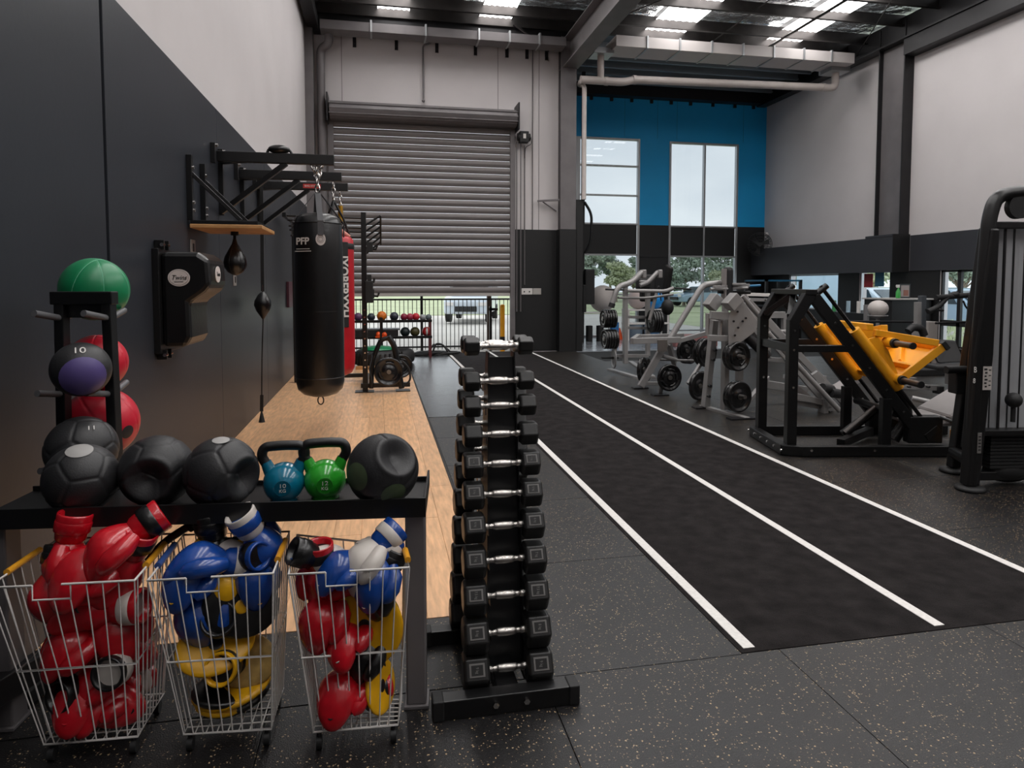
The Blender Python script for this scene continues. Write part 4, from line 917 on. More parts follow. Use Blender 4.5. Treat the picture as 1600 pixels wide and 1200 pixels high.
MB().box(-.24, -.16, 9.54, 10.6, .06, .12).build('base_rail', BLK, rg, .003); MB().box(-1.25, -.22, 10.57, 10.63, .06, .12).build('base_rail', BLK, rg, .003)
for z, l in ((2.05, .14), (1.60, .10), (1.40, .16)):
    MB().box(-.16, -.16 + l * .6, 9.44, 9.56, z - .09, z + .04).tube([(-.12, 9.5, z - .05), (-.16 + l * .9, 9.45, z - .06), (-.16 + l, 9.45, z - .01)], .016, 8).build('bar_catch', BLKM, rg, .004)
MB().box(-.19, -.08, 9.43, 9.57, 1.25, 1.55).build('padded_block', BLKM, rg, .01)
# glute/roller stand (A frame) with a hanging plate
af = thing('plate_stand', 'black a-frame stand with a hanging weight plate beside the power rack', 'stand', (.2, 9.5, 0))
MB().tube(rounded([(-.12, 9.42, .06), (-.10, 9.42, .45), (.02, 9.42, .74), (.14, 9.42, .76)], .12), .032, 10).build('curved_leg', BLK, af)
MB().tube(rounded([(.12, 9.40, .78), (.20, 9.40, .66), (.30, 9.42, .05)], .1), .042, 10).build('curved_leg', BLK, af)
MB().tube([(-.09, 9.43, .55), (-.14, 9.3, .35), (-.10, 9.25, .15)], .010, 6).build('strap', BLKM, af)
MB().bar((.02, 9.42, .75), (.02, 9.42, 1.05), .03, .03).build('stem', BLK, af)
MB().tube(rounded([(.30, 9.3, .45), (.40, 9.3, .35), (.42, 9.3, .18), (.34, 9.3, .10)], .1), .014, 8).build('strap', BLKM, af)
def plate(par, c, ax, r, th=.035, m=None, grip=True, hubm=None, name='weight_plate', openings=3, n=36):
    "weight plate with raised rim, recessed web and openings, as sub-parts"
    c = V(c); M = V(0, 0, 1).rotation_difference(V(ax).normalized()).to_matrix(); m = m or PLATE; h = th / 2
    prof = [(.030, -h * .7), (.075 * r / .2, -h * .8), (.085 * r / .2, -h * .35), (r * .80, -h * .35), (r * .86, -h), (r * .97, -h), (r, -h * .6), (r, h * .6), (r * .97, h), (r * .86, h), (r * .80, h * .35), (.085 * r / .2, h * .35), (.075 * r / .2, h * .8), (.030, h * .7)]
    o = MB().lathe(prof, c, n, M).build(name, m, par)
    k = MB().cyl(c - M @ V(0, 0, h * 1.3), c + M @ V(0, 0, h * 1.3), .030, 12).build('hub', hubm or CHROMED, o)
    if openings:
        for s in (-1, 1):
            for i in range(openings):
                a = R(90 + i * 360 / openings); d = M @ V(math.cos(a), math.sin(a), 0)
                MB().tube([c + M @ V(0, 0, s * h * .42) + M @ V(r * .62 * math.cos(a + R(q)), r * .62 * math.sin(a + R(q)), 0) for q in range(-26, 27, 8)], r * .085, 6).build('grip_opening', GRIPM, o)
    return o
PLATE = mat('black enamel plate', '#141415', .25, ns=8, na=.1, spec=.6); CHROMED = mat('dull steel hub', '#8c8884', .35, .9); GRIPM = mat('grip highlight', '#232324', .15, ns=5, na=.2)
pp = thing('bumper_plate', 'black bumper plate leaning on the plate stand', 'weight plate', (.10, 9.3, .1)); plate(pp, (.12, 9.30, .30), (.1, -1, 0), .20, .06, name='disc')
pq = thing('bumper_plate', 'smaller black bumper plate behind the leaning one', 'weight plate', (.30, 9.6, .1)); plate(pq, (.30, 9.66, .33), (.3, -1, 0), .17, .05, name='disc')
# storage rack with balls
srk = thing('storage_rack', 'low black storage rack of balls by the fence under the roller door', 'rack', (.4, 13.85, 0))
for z in (.75, .42): MB().box(-.95, 1.06, 13.68, 14.05, z - .015, z + .015).box(-.95, 1.06, 13.67, 13.69, z, z + .04).build('shelf_board', BLK, srk, .003)
for x in (-.93, 1.03):
    for y in (13.70, 14.03): MB().box(x - .02, x + .02, y - .02, y + .02, 0, .80).build('upright', mat('dark red steel', '#5a1f22', .5) if x > 0 else BLK, srk)
MB().box(-.9, .38, 13.70, 14.0, .435, .58).build('drawer_box', BLKM, srk, .01); MB().box(-.9, .40, 13.69, 14.0, .58, .61).build('drawer_lid', mat('grey lid', '#55575a', .5), srk, .004)
GS = 'balls on the storage rack by the fence'
spec = [(-.42, .85, .085, '#5b3a5e', 'plum'), (-.16, .85, .08, '#25303a', 'dark navy'), (.05, .86, .10, '#d8731f', 'bright orange'), (.30, .85, .09, '#2f3440', 'slate blue'), (.50, .84, .075, '#8a1c3a', 'crimson'), (.62, .84, .075, '#a8324a', 'rose red'), (.74, .84, .078, '#c2222e', 'bright red'), (.88, .83, .065, '#9aa0a2', 'pale grey'), (1.0, .83, .065, '#5f6a6e', 'mid grey'), (.52, .53, .10, '#1f2a2c', 'dark green black'), (.72, .53, .10, '#4a4424', 'olive brown'), (.96, .52, .10, '#b3262b', 'red and white')]
for i, (x, z, r, c, nm) in enumerate(spec):
    lv = .765 if z > .7 else .435
    o = MB().sph((x, 13.82, lv + r), r, 20, 14, lambda d, p: p * (1 - .03 * math.exp(-(d.x / .06) ** 2))).build('exercise_ball', mat('ball ' + nm, c, .45)); tag(base_to(o, (x, 13.82, lv)), nm + ' ball on the %s shelf of the rack by the fence' % ('top' if lv > .7 else 'lower'), 'ball', GS)
    if nm == 'red and white': MB().sph((x, 13.82 - .02, lv + r), (r * .5, r * .86, r * .9), 16, 10).build('white_panel', WHITE, o)
ob = MB().sph((-.02, 13.6, .50), (.05, .05, .06), 14, 10).sph((.10, 13.6, .50), (.05, .05, .05), 14, 10).box(-.08, .16, 13.56, 13.64, .44, .47).build('orange_handles', ORNG)
tag(base_to(ob, (0, 13.6, .44)), 'orange and yellow hand weights in front of the storage drawer', 'hand weight'); ob.name = 'hand_weight'
MB().bar((.05, 13.62, 0), (.05, 13.62, .84), .04, .04).build('upright', BLK, srk)
# truck tyre with green dome, wooden block
ty = thing('tractor_tyre', 'black tyre with a green dome trainer in it on the oak floor', 'tyre', (-.05, 12.3, 0))
MB().lathe([(.16, .06), (.20, .02), (.36, .0), (.42, .05), (.44, .14), (.42, .24), (.36, .29), (.20, .28), (.16, .22)], (-.03, 12.45, .02), 40).build('tyre_body', BLKM, ty)
for k in range(30):
    a = R(k * 12); MB().cbox((-.03 + .435 * math.cos(a), 12.45 + .435 * math.sin(a), .165), (.03, .03, .2), rz=a).build('tread_block', BLKM, ty)
gdm = MB().lathe([(.30, .30), (.29, .32), (.22, .345), (.1, .36), (0, .362)], (-.03, 12.45, .02), 32).build('dome_trainer', BALLG); tag(base_to(gdm, (-.03, 12.45, .30)), 'green dome trainer lying in the black tyre', 'dome')
t2 = thing('tractor_tyre', 'second dark tyre lying behind and right of the one with green dome', 'tyre', (.45, 13.1, 0))
MB().lathe([(.13, .05), (.2, .01), (.28, .0), (.33, .05), (.34, .12), (.32, .22), (.28, .26), (.2, .25), (.13, .2)], (.33, 12.95, .0), 32).build('tyre_body', BLKM, t2)
o = MB().box(.36, .50, 12.2, 12.32, 0, .10).box(-.42, .40, 12.0, 12.08, 0, .06).build('wooden_block', PLY, None, .004); tag(base_to(o, (.4, 12.2, 0)), 'pale wooden blocks under the tyres on the oak floor', 'block')
rp = thing('battle_rope', 'black battle rope heaped on the floor at the roller door opening', 'rope', (1.0, 14.4, 0))
random.seed(3)
for k in range(5):
    cx, cy = .85 + .12 * k, 14.15 + .03 * k; rr = .18 + .02 * k
    MB().tube([(cx + rr * 1.4 * math.cos(R(i * 30)), cy + rr * .7 * math.sin(R(i * 30)), .025 + .02 * (k % 3) + (.16 if k == 4 and 2 < i < 5 else 0)) for i in range(12)], .022, 8, True).build('rope_coil', BLKM, rp)
MB().tube(rounded([(1.1, 14.2, .03), (1.18, 14.2, .26), (1.34, 14.2, .22), (1.46, 14.15, .02)], .12), .02, 8).build('rope_end', BLKM, rp)
MB().cyl((1.38, 14.1, .05), (1.30, 14.25, .05), .03, 8).build('rope_end', BLKM, rp)

# ================================================================ OUTSIDE
out = struct(MB().box(-60, 60, YB + .2, 34, -.35, -.06).build('ground', mat('pale concrete yard', '#b9b4ac', .8, ns=.6, na=.08)))
o = MB().box(-90, 120, 34, 130, -.35, -.03).build('grass_field', mat('mown grass', '#a3ab86', .9, ns=.4, na=.2)); o['kind'] = 'structure'
fn_ = thing('picket_fence', 'black steel picket fence outside the roller door opening', 'fence', (1, 15.6, 0))
for k in range(46):
    x = -1.3 + k * .098; MB().box(x - .008, x + .008, 15.592, 15.608, -.02, 1.16).build('picket', BLK, fn_)
MB().box(-1.35, 3.25, 15.585, 15.615, 1.14, 1.18).build('rail', BLK, fn_); MB().box(-1.35, 3.25, 15.585, 15.615, .03, .07).build('rail', BLK, fn_)
for x in (.97, 3.22): MB().box(x - .03, x + .03, 15.57, 15.63, -.06, 1.28).build('post', BLK, fn_, .004)
MB().box(2.55, 2.65, 15.8, 15.9, -.06, 1.3).build('post', mat('brown post', '#5b4a40', .7), fn_)
yb = thing('bollard', 'yellow steel bollard at the right side of the roller door opening', 'bollard', (2.85, 15.2, 0))
MB().cyl((2.80, 15.15, -.05), (2.80, 15.15, 1.02), .055, 14).build('bollard_post', YEL, yb); MB().cyl((2.80, 15.15, .16), (2.80, 15.15, .3), .058, 14).build('black_band', BLKM, yb)
MB().sph((2.80, 15.15, 1.02), (.055, .055, .03), 14, 6).build('cap', YEL, yb)
o = MB().box(2.52, 2.58, 15.3, 15.36, -.05, 1.0).box(2.52, 2.72, 15.3, 15.36, .9, .96).build('gate_post', BLK); tag(base_to(o, (2.55, 15.3, 0)), 'dark gate post beside the yellow bollard', 'post')
def vehicle(x, y, rz, label, body, kind='van', s=1.0, cat='car'):
    t = thing(kind, label, cat, (0, 0, 0)); W_, = (.88,)
    side = [(-2.2, .35), (-2.25, .9), (-2.05, 1.02), (-1.0, 1.12), (-.45, 1.68), (1.1, 1.74), (2.0, 1.66), (2.25, 1.1), (2.28, .35)] if kind != 'car' else [(-2.1, .3), (-2.15, .7), (-1.9, .82), (-.9, .95), (-.2, 1.38), (.9, 1.42), (1.7, 1.0), (2.1, .92), (2.15, .35)]
    MB().prism([(a, -W_, b) for a, b in side], (0, 2 * W_, 0)).build('body', body, t, .08)
    gl = mat('car glass', '#26343d', .1)
    wz0, wz1 = (1.10, 1.60) if kind != 'car' else (.97, 1.34)
    for sy in (-1, 1):
        for (a, b) in ((-.75, .1), (.2, 1.05), (1.15, 1.85)) if kind != 'car' else ((-.6, .2), (.3, 1.2)):
            yy1 = sy * (W_ + .004); MB().prism([(a + (.1 if a < 0 else 0), yy1 - .01, wz0), (b, yy1 - .01, wz0), (b, yy1 - .01, wz1), (a + (.35 if a < 0 else 0), yy1 - .01, wz1)], (0, .02, 0)).build('side_window', gl, t)
    p0, p1 = ((-1.02, 1.12), (-.50, 1.62)) if kind != 'car' else ((-.92, .96), (-.28, 1.33)); MB().prism([(p0[0] - .02, -.78, p0[1]), (p0[0] - .02, .78, p0[1]), (p1[0] - .02, .7, p1[1]), (p1[0] - .02, -.7, p1[1])], (-.012, 0, .01)).build('windscreen', gl, t)
    for wx in (-1.4, 1.45):
        for sy in (-1, 1):
            wl_ = MB().cyl((wx, sy * (W_ - .18), .33), (wx, sy * (W_ + .03), .33), .33, 24).build('wheel', BLKM, t); MB().cyl((wx, sy * (W_ + .03), .33), (wx, sy * (W_ + .04), .33), .19, 14).build('rim', CHROMED, wl_)
    for sy in (-1, 1): MB().box(-2.27, -2.2, sy * .65 - .16, sy * .65 + .16, .68, .82).build('headlamp', WHITE, t, .01)
    MB().box(-2.28, -2.2, -.42, .42, .45, .66).build('grille', BLKM, t)
    t.location = (x, y, -.06 * 0); t.rotation_euler = (0, 0, R(rz)); t.scale = (s, s, s)
CARW = mat('white car paint', '#c9d2da', .3, coat=.5); CARB = mat('blue grey car paint', '#8fa6b8', .3, coat=.5)
vehicle(3.9, 28, 75, 'white van parked outside beyond the fence and roller door', CARW, 'van')
vehicle(22.5, 44, 10, 'silver blue car parked beyond the narrow right side windows', CARB, 'car')
vehicle(17.4, 20.4, 92, 'pale car outside the right hand wall windows', CARW, 'car')
vehicle(16.3, 16.0, 95, 'blue grey car parked outside the narrow mullioned window', CARB, 'car')
# trees beyond the windows
random.seed(11)
LEAF = [mat('grey green leaves', '#a6b3a2', .8, ns=.9, na=.25), mat('olive leaves', '#b4bb98', .8, ns=.9, na=.25), mat('dull dark leaves', '#90a08e', .8, ns=.9, na=.25)]
BARK = mat('pale bark', '#8d8070', .9, ns=3, na=.2)
def tree(x, y, h, w_, lm, label, nb=15, ground=-.05):
    t = thing('tree', label, 'tree', (x, y, ground), 'trees beyond the far windows')
    rnd = random.Random(int(x * 100 + y)); m = MB().tube([(x, y, ground), (x + .1 * h * rnd.uniform(-.3, .3), y, h * .45), (x + .15 * rnd.uniform(-1, 1), y, h * .75)], [.03 * h, .02 * h, .01 * h], 8)
    blobs = []
    for k in range(nb):
        a = rnd.uniform(0, 6.28); rr = w_ * rnd.uniform(.1, .75); c = V(x + rr * math.cos(a), y + rr * .7 * math.sin(a), h * rnd.uniform(.45, .88)); blobs.append((c, w_ * rnd.uniform(.25, .45)))
        m.tube([(x, y, h * .35), c], [.010 * h, .004 * h], 5)
    m.build('trunk', BARK, t)
    vs = []; fs = []
    for c, r in blobs:
        for q in range(230):
            d = V(rnd.gauss(0, 1), rnd.gauss(0, 1), rnd.gauss(0, 1)).normalized(); p = c + V(d.x * r, d.y * r, d.z * r * .62) * rnd.uniform(.55, 1.05)
            a = V(rnd.gauss(0, 1), rnd.gauss(0, 1), rnd.gauss(0, 1)).normalized(); b = a.cross(d).normalized(); s_ = .075 * w_ * rnd.uniform(.5, 1.2); k = len(vs)
            vs += [p - a * s_, p + b * s_ * .6, p + a * s_, p - b * s_ * .6]; fs.append((k, k + 1, k + 2, k + 3))
    f = MB().add(vs, fs).build('foliage', lm, t); f['kind'] = 'stuff'
tl = ['broad tree with open crown beyond the left far window', 'tall gum tree above the others beyond the left far window', 'olive green bushy tree low behind the left far window', 'dark tree at the right edge of the left far window']
for (x, y, h, w_, k, lab) in [(19.3, 60, 5.3, 2.0, 0, tl[0]), (21.9, 61, 5.2, 1.9, 2, tl[1]), (20.6, 56, 3.6, 1.9, 1, tl[2]), (24.6, 60, 4.4, 1.6, 2, tl[3]), (17.6, 62, 4.6, 1.8, 2, 'dark bushy tree at the left edge of the left far window'), (22.6, 57, 3.4, 1.6, 1, 'small pale green tree right of centre in the left far window'),
        (22.2, 46, 4.6, 2.0, 0, 'large feathery grey tree beyond the left pane of the right far window'), (25.9, 47, 4.5, 2.0, 0, 'large feathery grey tree beyond the right pane of the right far window'), (24.0, 44, 2.6, 1.3, 1, 'low olive bush between the two feathery trees'), (20.6, 45, 2.8, 1.3, 2, 'low dark bush at the left edge of the right far window'),
        (27.6, 47, 3.2, 1.5, 2, 'dark shrub at the right end beyond the right far window'), (24.2, 35.2, 4.0, 2.2, 1, 'yellow green tree outside the first narrow wall window'), (22.0, 26.4, 4.0, 2.0, 1, 'yellow green tree outside the second narrow wall window'), (20.5, 20.3, 3.6, 1.5, 0, 'spiky tree outside the mullioned wall window'), (27, 30, 4.0, 2.2, 2, 'dark tree outside behind the parked pale car'), (20.5, 22.3, 3.4, 1.5, 1, 'leafy tree outside behind the mullioned window')]:
    tree(x, y, h, w_, LEAF[k], lab)
o = MB().box(11.7, 40, 19, 34, -.30, -.055).build('verge_grass', MAT['mown grass']); o['kind'] = 'structure'
hd = MB(); rnd = random.Random(5); vs = []; fs = []
for q in range(2600):
    p = V(rnd.uniform(12.4, 12.9), rnd.uniform(9.5, 13.2), rnd.uniform(.0, .62)); s_ = .05; a = V(rnd.uniform(-.3, .3), rnd.uniform(-.3, .3), 1).normalized(); b = V(rnd.uniform(-1, 1), rnd.uniform(-1, 1), 0).normalized(); k = len(vs)
    vs += [p, p + b * .012 + a * .06, p + a * .13, p - b * .012 + a * .06]; fs.append((k, k + 1, k + 2, k + 3))
o = hd.add(vs, fs).build('hedge', LEAF[1]); base_to(o, (12.65, 11.3, 0)); tag(o, 'low green hedge outside the mullioned window', 'hedge'); o['kind'] = 'stuff'
ow_ = MB().box(15.0, 15.2, 18.6, 21.9, -.05, 2.0).build('white_container', mat('pale blue wall', '#a9c0d4', .6, ns=.8, na=.1)); tag(base_to(ow_, (15.1, 21, -.05)), 'pale blue grey painted screen outside the first narrow wall window', 'screen')

# ================================================================ FAR BAY
fan = thing('wall_fan', 'black wall fan in the corner by the blue wall', 'fan', (11.0, 17.9, 2.3))
fc = V(*(10.835,17.600,2.667)); fdir = V(-.52, -.85, 0).normalized(); fr_ = V(fdir.y, -fdir.x, 0) * -1; fu = V(0, 0, 1)
for k, rr in enumerate((.335, .30, .22, .14)):
    for off in ((0, .05), (1, -.05))[: (2 if rr > .3 else 2)]:
        MB().tube([fc + fdir * off[1] + fr_ * rr * math.cos(R(q * 12)) + fu * rr * math.sin(R(q * 12)) for q in range(30)], .007 if k < 2 else .004, 5, True).build('cage_ring', BLK, fan)
for q in range(24):
    a = R(q * 15); d = fr_ * math.cos(a) + fu * math.sin(a)
    MB().tube([fc + fdir * .08 + d * .06, fc + fdir * .08 + d * .25, fc + d * .335, fc - fdir * .07 + d * .25, fc - fdir * .07 + d * .08], .003, 4).build('cage_wire', BLK, fan)
for q in range(3):
    a = R(q * 120 + 20); d = fr_ * math.cos(a) + fu * math.sin(a); e = fr_ * -math.sin(a) + fu * math.cos(a)
    MB().add([fc + d * .04 - e * .03, fc + d * .26 - e * .09 + fdir * .02, fc + d * .28 + e * .06 - fdir * .02, fc + d * .04 + e * .04], [(0, 1, 2, 3)]).build('blade', BLKM, fan)
MB().cyl(fc - fdir * .16, fc + fdir * .09, .06, 14).build('motor', BLKM, fan)
MB().tube([fc - fdir * .14, fc - fdir * .28 + V(0, 0, -.10), fc - fdir * .36 + V(.05, .1, -.12)], .02, 8).build('bracket', BLK, fan)
o = MB().sph((11.241,17.900,2.990), .06, 10, 8).build('sensor', WHITE); tag(base_to(o, (11.2, 17.9, 2.9)), 'small white sensor in the corner above the fan', 'sensor')
se = thing('security_light', 'white twin light fitting below the wall fan', 'light', (11.156,17.900,2.161)); q = (11.175,17.900,2.218); MB().cyl(V(*q), V(*q) + V(0, 0, .12), .03, 10).build('stem', WHITE, se); MB().sph(V(*q) + V(-.05, 0, -.05), .06, 12, 8).build('lamp_head', WHITE, se)
# storage shelf with exercise balls in front of the far windows
fs_ = thing('ball_shelf', 'white shelving unit by the far window holding exercise balls', 'shelf', (6.6, 17.2, 0))
for z in (.82, .45): MB().box(6.55, 7.75, 16.9, 17.4, z - .02, z + .02).build('shelf_board', WHITE, fs_, .004)
for x in (6.58, 7.72):
    for y in (16.93, 17.37): MB().box(x - .02, x + .02, y - .02, y + .02, 0, .84).build('leg', WHITE, fs_)
fb = thing('side_table', 'white metal bench under the large white ball at the far window', 'table', (5.7, 17.2, 0))
MB().box(5.15, 6.2, 16.95, 17.35, .74, .77).build('top', WHITE, fb, .004)
for x in (5.2, 6.15):
    for y in (17.0, 17.3): MB().box(x - .015, x + .015, y - .015, y + .015, 0, .74).build('leg', ALU, fb)
for (c, r, m, lab) in [((5.92, 17.15, .77 + .36), .36, mat('white ball', '#b9b2ae', .55), 'large white exercise ball at the left far window'), ((6.93, 17.15, .84 + .28), .28, mat('pinkish white ball', '#c9bab6', .5), 'pinkish white exercise ball left of the blue one'), ((7.42, 17.15, .84 + .25), .25, mat('sky blue ball', '#1a8fe0', .35), 'bright blue exercise ball on the white shelf')]:
    o = MB().sph(c, r, 32, 20).build('exercise_ball', m); tag(base_to(o, (c[0], c[1], c[2] - r)), lab, 'ball', 'exercise balls by the far windows')
for (x, r, h, m, lab) in [(5.45, .09, .42, BLKM, 'left black foam roller standing at the window'), (5.75, .10, .42, BLKM, 'right black foam roller standing at the window'), (6.15, .12, .5, mat('blue roller', '#2b6ca8', .5), 'blue foam roller standing by the white table')]:
    o = MB().cyl((x, 16.85, 0), (x, 16.85, h), r, 18).cyl((x, 16.85, h), (x, 16.85, h + .005), r * .6, 18).build('foam_roller', m); tag(base_to(o, (x, 16.85, 0)), lab, 'roller')
for (x, m, lab) in [(6.85, mat('grey blue tub', '#8fa0b0', .5), 'pale grey blue tub on the floor under the ball shelf'), (7.35, mat('mid blue tub', '#4c7fb0', .5), 'mid blue tub on the floor under the ball shelf')]:
    o = MB().lathe([(0, 0), (.19, 0), (.22, .40), (.24, .42), (.20, .42), (.17, .03), (0, .03)], (x, 17.15, 0), 24).build('storage_tub', m); tag(base_to(o, (x, 17.15, 0)), lab, 'tub')
cn = thing('traffic_cone', 'orange plastic cone on the floor by the far shelf', 'cone', (6.500,17.389,0.000))
c = V(*(6.500,17.389,0.000)); MB().lathe([(.10, .02), (.085, .03), (.022, .30), (.018, .31), (0, .312)], c, 20).build('cone_body', ORNG, cn); MB().cbox(c + V(0, 0, .01), (.26, .26, .02)).build('cone_base', ORNG, cn, .004)
sd = thing('suspension_trainer', 'black suspension trainer post and pads hanging beside the far window', 'trainer', (5.4, 16.6, 0))
MB().box(5.12, 5.20, 16.5, 16.58, 0, 6.9).build('post', BLKM, sd)
MB().tube(rounded([(5.16, 16.4, 3.6), (5.32, 16.3, 3.3), (5.30, 16.3, 2.6), (5.18, 16.4, 2.3)], .2), .035, 8).build('hose', BLKM, sd)
MB().box(5.16, 5.42, 16.3, 16.44, 1.0, 1.9).build('pad', BLKM, sd, .03); MB().box(5.10, 5.2, 16.3, 16.44, .8, 1.5).build('pad', BLKM, sd, .02)
# low red machine base seen behind the silver machines
o = MB().box(7.0, 8.1, 14.9, 15.6, 0, .26).build('plyo_box', mat('dull red box', '#8a5a58', .6), None, .02); tag(base_to(o, (7.5, 15.2, 0)), 'dull red low box behind the silver machines', 'box')
# ================================================================ LEG PRESS (black frame, yellow carriage)
lp = thing('leg_press', 'large black leg press machine with a yellow carriage beside the turf', 'gym machine', (4.2, 5.5, 0))
la = R(-11); LU, LV = V(math.cos(la), math.sin(la), 0), V(-math.sin(la), math.cos(la), 0); LO = V(3.50, 5.25, 0)
def Q(u, v, z): return LO + LU * u + LV * v + V(0, 0, z)
WD = .68
SATB = mat('satin black frame', '#0e0e0f', .38, ns=15, na=.15, spec=.45)
for v in (0, WD):

    MB().bar(Q(.12, v - (.08 if v == 0 else -.08), .05), Q(1.95, v - (.08 if v == 0 else -.08), .05), .07, .09).build('base_beam', SATB, lp, .006)
    post = [Q(.06, v, .09), Q(.06, v, 1.17), Q(.20, v, 1.42)]
    m = MB(); pts = rounded(post, .12, 4)
    m.bar(Q(.06, v, .05), Q(.06, v, 1.12), .085, .085, LU).build('post', SATB, lp, .006)
    m = MB()
    m.prism([Q(.0175, v - .0425, 1.10), Q(.1025, v - .0425, 1.10), Q(.1025, v - .0425, 1.16), Q(.235, v - .0425, 1.38), Q(.235, v - .0425, 1.43), Q(.15, v - .0425, 1.43), Q(.0175, v - .0425, 1.19)], LV * .085).build('post_head', SATB, lp, .006)
    r0, r1 = Q(.235, v, 1.40), Q(1.235, v, .14)
    MB().bar(r0, r1, .055, .10).build('rail', SATB, lp, .006)
    d = (r1 - r0).normalized(); nrm = V(0, 0, 1) - d * d.z; nrm.normalize()
    MB().cyl(r0 + nrm * .105 - d * .03, r1 + nrm * .105, .017, 12).build('guide_rod', mat('dark chrome', '#4c4a4a', .25, 1.0), lp)
    MB().cyl(r0 + nrm * .04 - LV * .001, r0 + nrm * .15 - d * .0, .028, 12).build('rod_mount', SATB, lp)
    MB().bar(r1 + nrm * .02, r1 + nrm * .16, .07, .06).build('rod_mount', SATB, lp, .004)
    MB().bar(Q(.06, v, .94), Q(.62, v, .94), .05, .06).build('mid_brace', SATB, lp, .004)
    MB().bar(Q(.90, v, .05), Q(.90, v, .50), .07, .08, LU).build('short_post', SATB, lp, .004)
    # carriage sleeve
    s0, s1 = r0 + d * .46 + nrm * .105, r0 + d * 1.12 + nrm * .105
    MB().cyl(s0, s1, .047, 16).build('sleeve', YEL, lp)
    for q in range(5): MB().cyl(r0 + d * (.3 + q * .25) - LV * .03, r0 + d * (.3 + q * .25) - LV * .034, .012, 8).build('bolt', CHROME, lp)
    for z in (.6, .93, 1.1, 1.35): MB().cyl(Q(.06, v - .043, z), Q(.06, v - .047, z), .011, 8).build('bolt', CHROME, lp)
MB().bar(Q(.0, -.04, .05), Q(.0, WD + .04, .05), .08, .09).build('end_beam', SATB, lp, .006); MB().bar(Q(.14, -.08, .05), Q(-.02, -.02, .05), .07, .088).build('end_beam', SATB, lp, .006)
MB().bar(Q(.14, WD + .08, .05), Q(-.02, WD + .02, .05), .07, .088).build('end_beam', SATB, lp, .006)
MB().bar(Q(.06, 0, .94), Q(.06, WD, .94), .05, .07).build('cross_beam', SATB, lp, .004)
MB().bar(Q(.20, -.05, 1.435), Q(.20, WD + .05, 1.435), .10, .05).build('top_beam', SATB, lp, .006)
MB().bar(Q(.06, .06, 1.22), Q(.20, .33, 1.40), .05, .05).bar(Q(.06, WD - .06, 1.22), Q(.20, .35, 1.40), .05, .05).build('top_brace', SATB, lp, .004)
for k in range(6):
    for (a, b) in ((Q(.0 + .02, -.05 + k * .16, .05), V(-.04, 0, 0)),): MB().cyl(a - LU * .055, a - LU * .065, .012, 8).build('bolt', CHROME, lp)
for u in (.2, .75, 1.6, 1.85): MB().cyl(Q(u, -.115, .06), Q(u, -.121, .06), .012, 8).build('bolt', CHROME, lp)
# carriage plate: perpendicular to the rail, ribbed on the back
r0, r1 = Q(.235, 0, 1.40), Q(1.235, 0, .14); d = (r1 - r0).normalized(); nrm = (V(0, 0, 1) - d * d.z).normalized()
base = r0 + d * 1.09 + nrm * .11
def CP(a, v, n): return base + d * a + LV * v + nrm * n
MB().frame(CP(0, WD / 2, .26), LV, d, nrm, WD + .02, .012, .50).build('foot_plate', YEL, lp, .003)
for v in (-.01, WD + .01): MB().frame(CP(-.03, v, .25), LV, d, nrm, .035, .07, .56).build('plate_edge', YEL, lp, .004)
for n_ in (.03, .22, .50): MB().frame(CP(-.03, WD / 2, n_), LV, d, nrm, WD - .02, .06, .03).build('plate_rib', YEL, lp, .003)
MB().frame(CP(-.03, WD * .62, .38), (LV * .75 + nrm * .6).normalized(), d, (nrm * .75 - LV * .6).normalized(), .42, .05, .025).build('plate_rib', YEL, lp, .002)
MB().frame(CP(-.03, -.015, .53), LV, d, nrm, .05, .08, .04).build('rubber_cap', BLKM, lp, .003)
for v in (0, WD):
    MB().prism([CP(-.62, v - .012, .02), CP(-.52, v - .012, .20), CP(-.10, v - .012, .44), CP(-.02, v - .012, .44), CP(-.02, v - .012, .0)], LV * .024).build('side_gusset', YEL, lp, .004) if v else MB().prism([CP(-.50, v - .012, .02), CP(-.46, v - .012, .12), CP(-.30, v - .012, .12), CP(-.04, v - .012, .05), CP(-.02, v - .012, .0)], LV * .024).build('side_gusset', YEL, lp, .004)
MB().bar(CP(-.56, 0, .12), CP(-.56, WD, .12), .06, .06).bar(CP(-.46, 0, .20), CP(-.30, WD, .24), .06, .10).build('carriage_beam', YEL, lp, .006)
MB().bar(CP(-.50, .0, .12), CP(-.08, .0, .50), .06, .05, LV).build('carriage_arm', YEL, lp, .006)
for (a, n_) in ((-.36, .16), (-.06, .02)):
    MB().cyl(CP(a, .02, n_), CP(a, -.10, n_), .045, 14).build('horn_socket', YEL, lp); hn = MB().cyl(CP(a, -.10, n_), CP(a, -.36, n_), .026, 14).build('weight_horn', mat('steel horn', '#6e6258', .35, .8), lp)
    MB().cyl(CP(a, -.09, n_), CP(a, -.13, n_), .040, 14).build('horn_collar', BLKM, hn); MB().cyl(CP(a, -.36, n_), CP(a, -.375, n_), .029, 14).build('horn_cap', BLKM, hn)
    MB().cyl(CP(a, WD + .10, n_), CP(a, WD + .36, n_), .026, 14).build('weight_horn', MAT['steel horn'], lp)
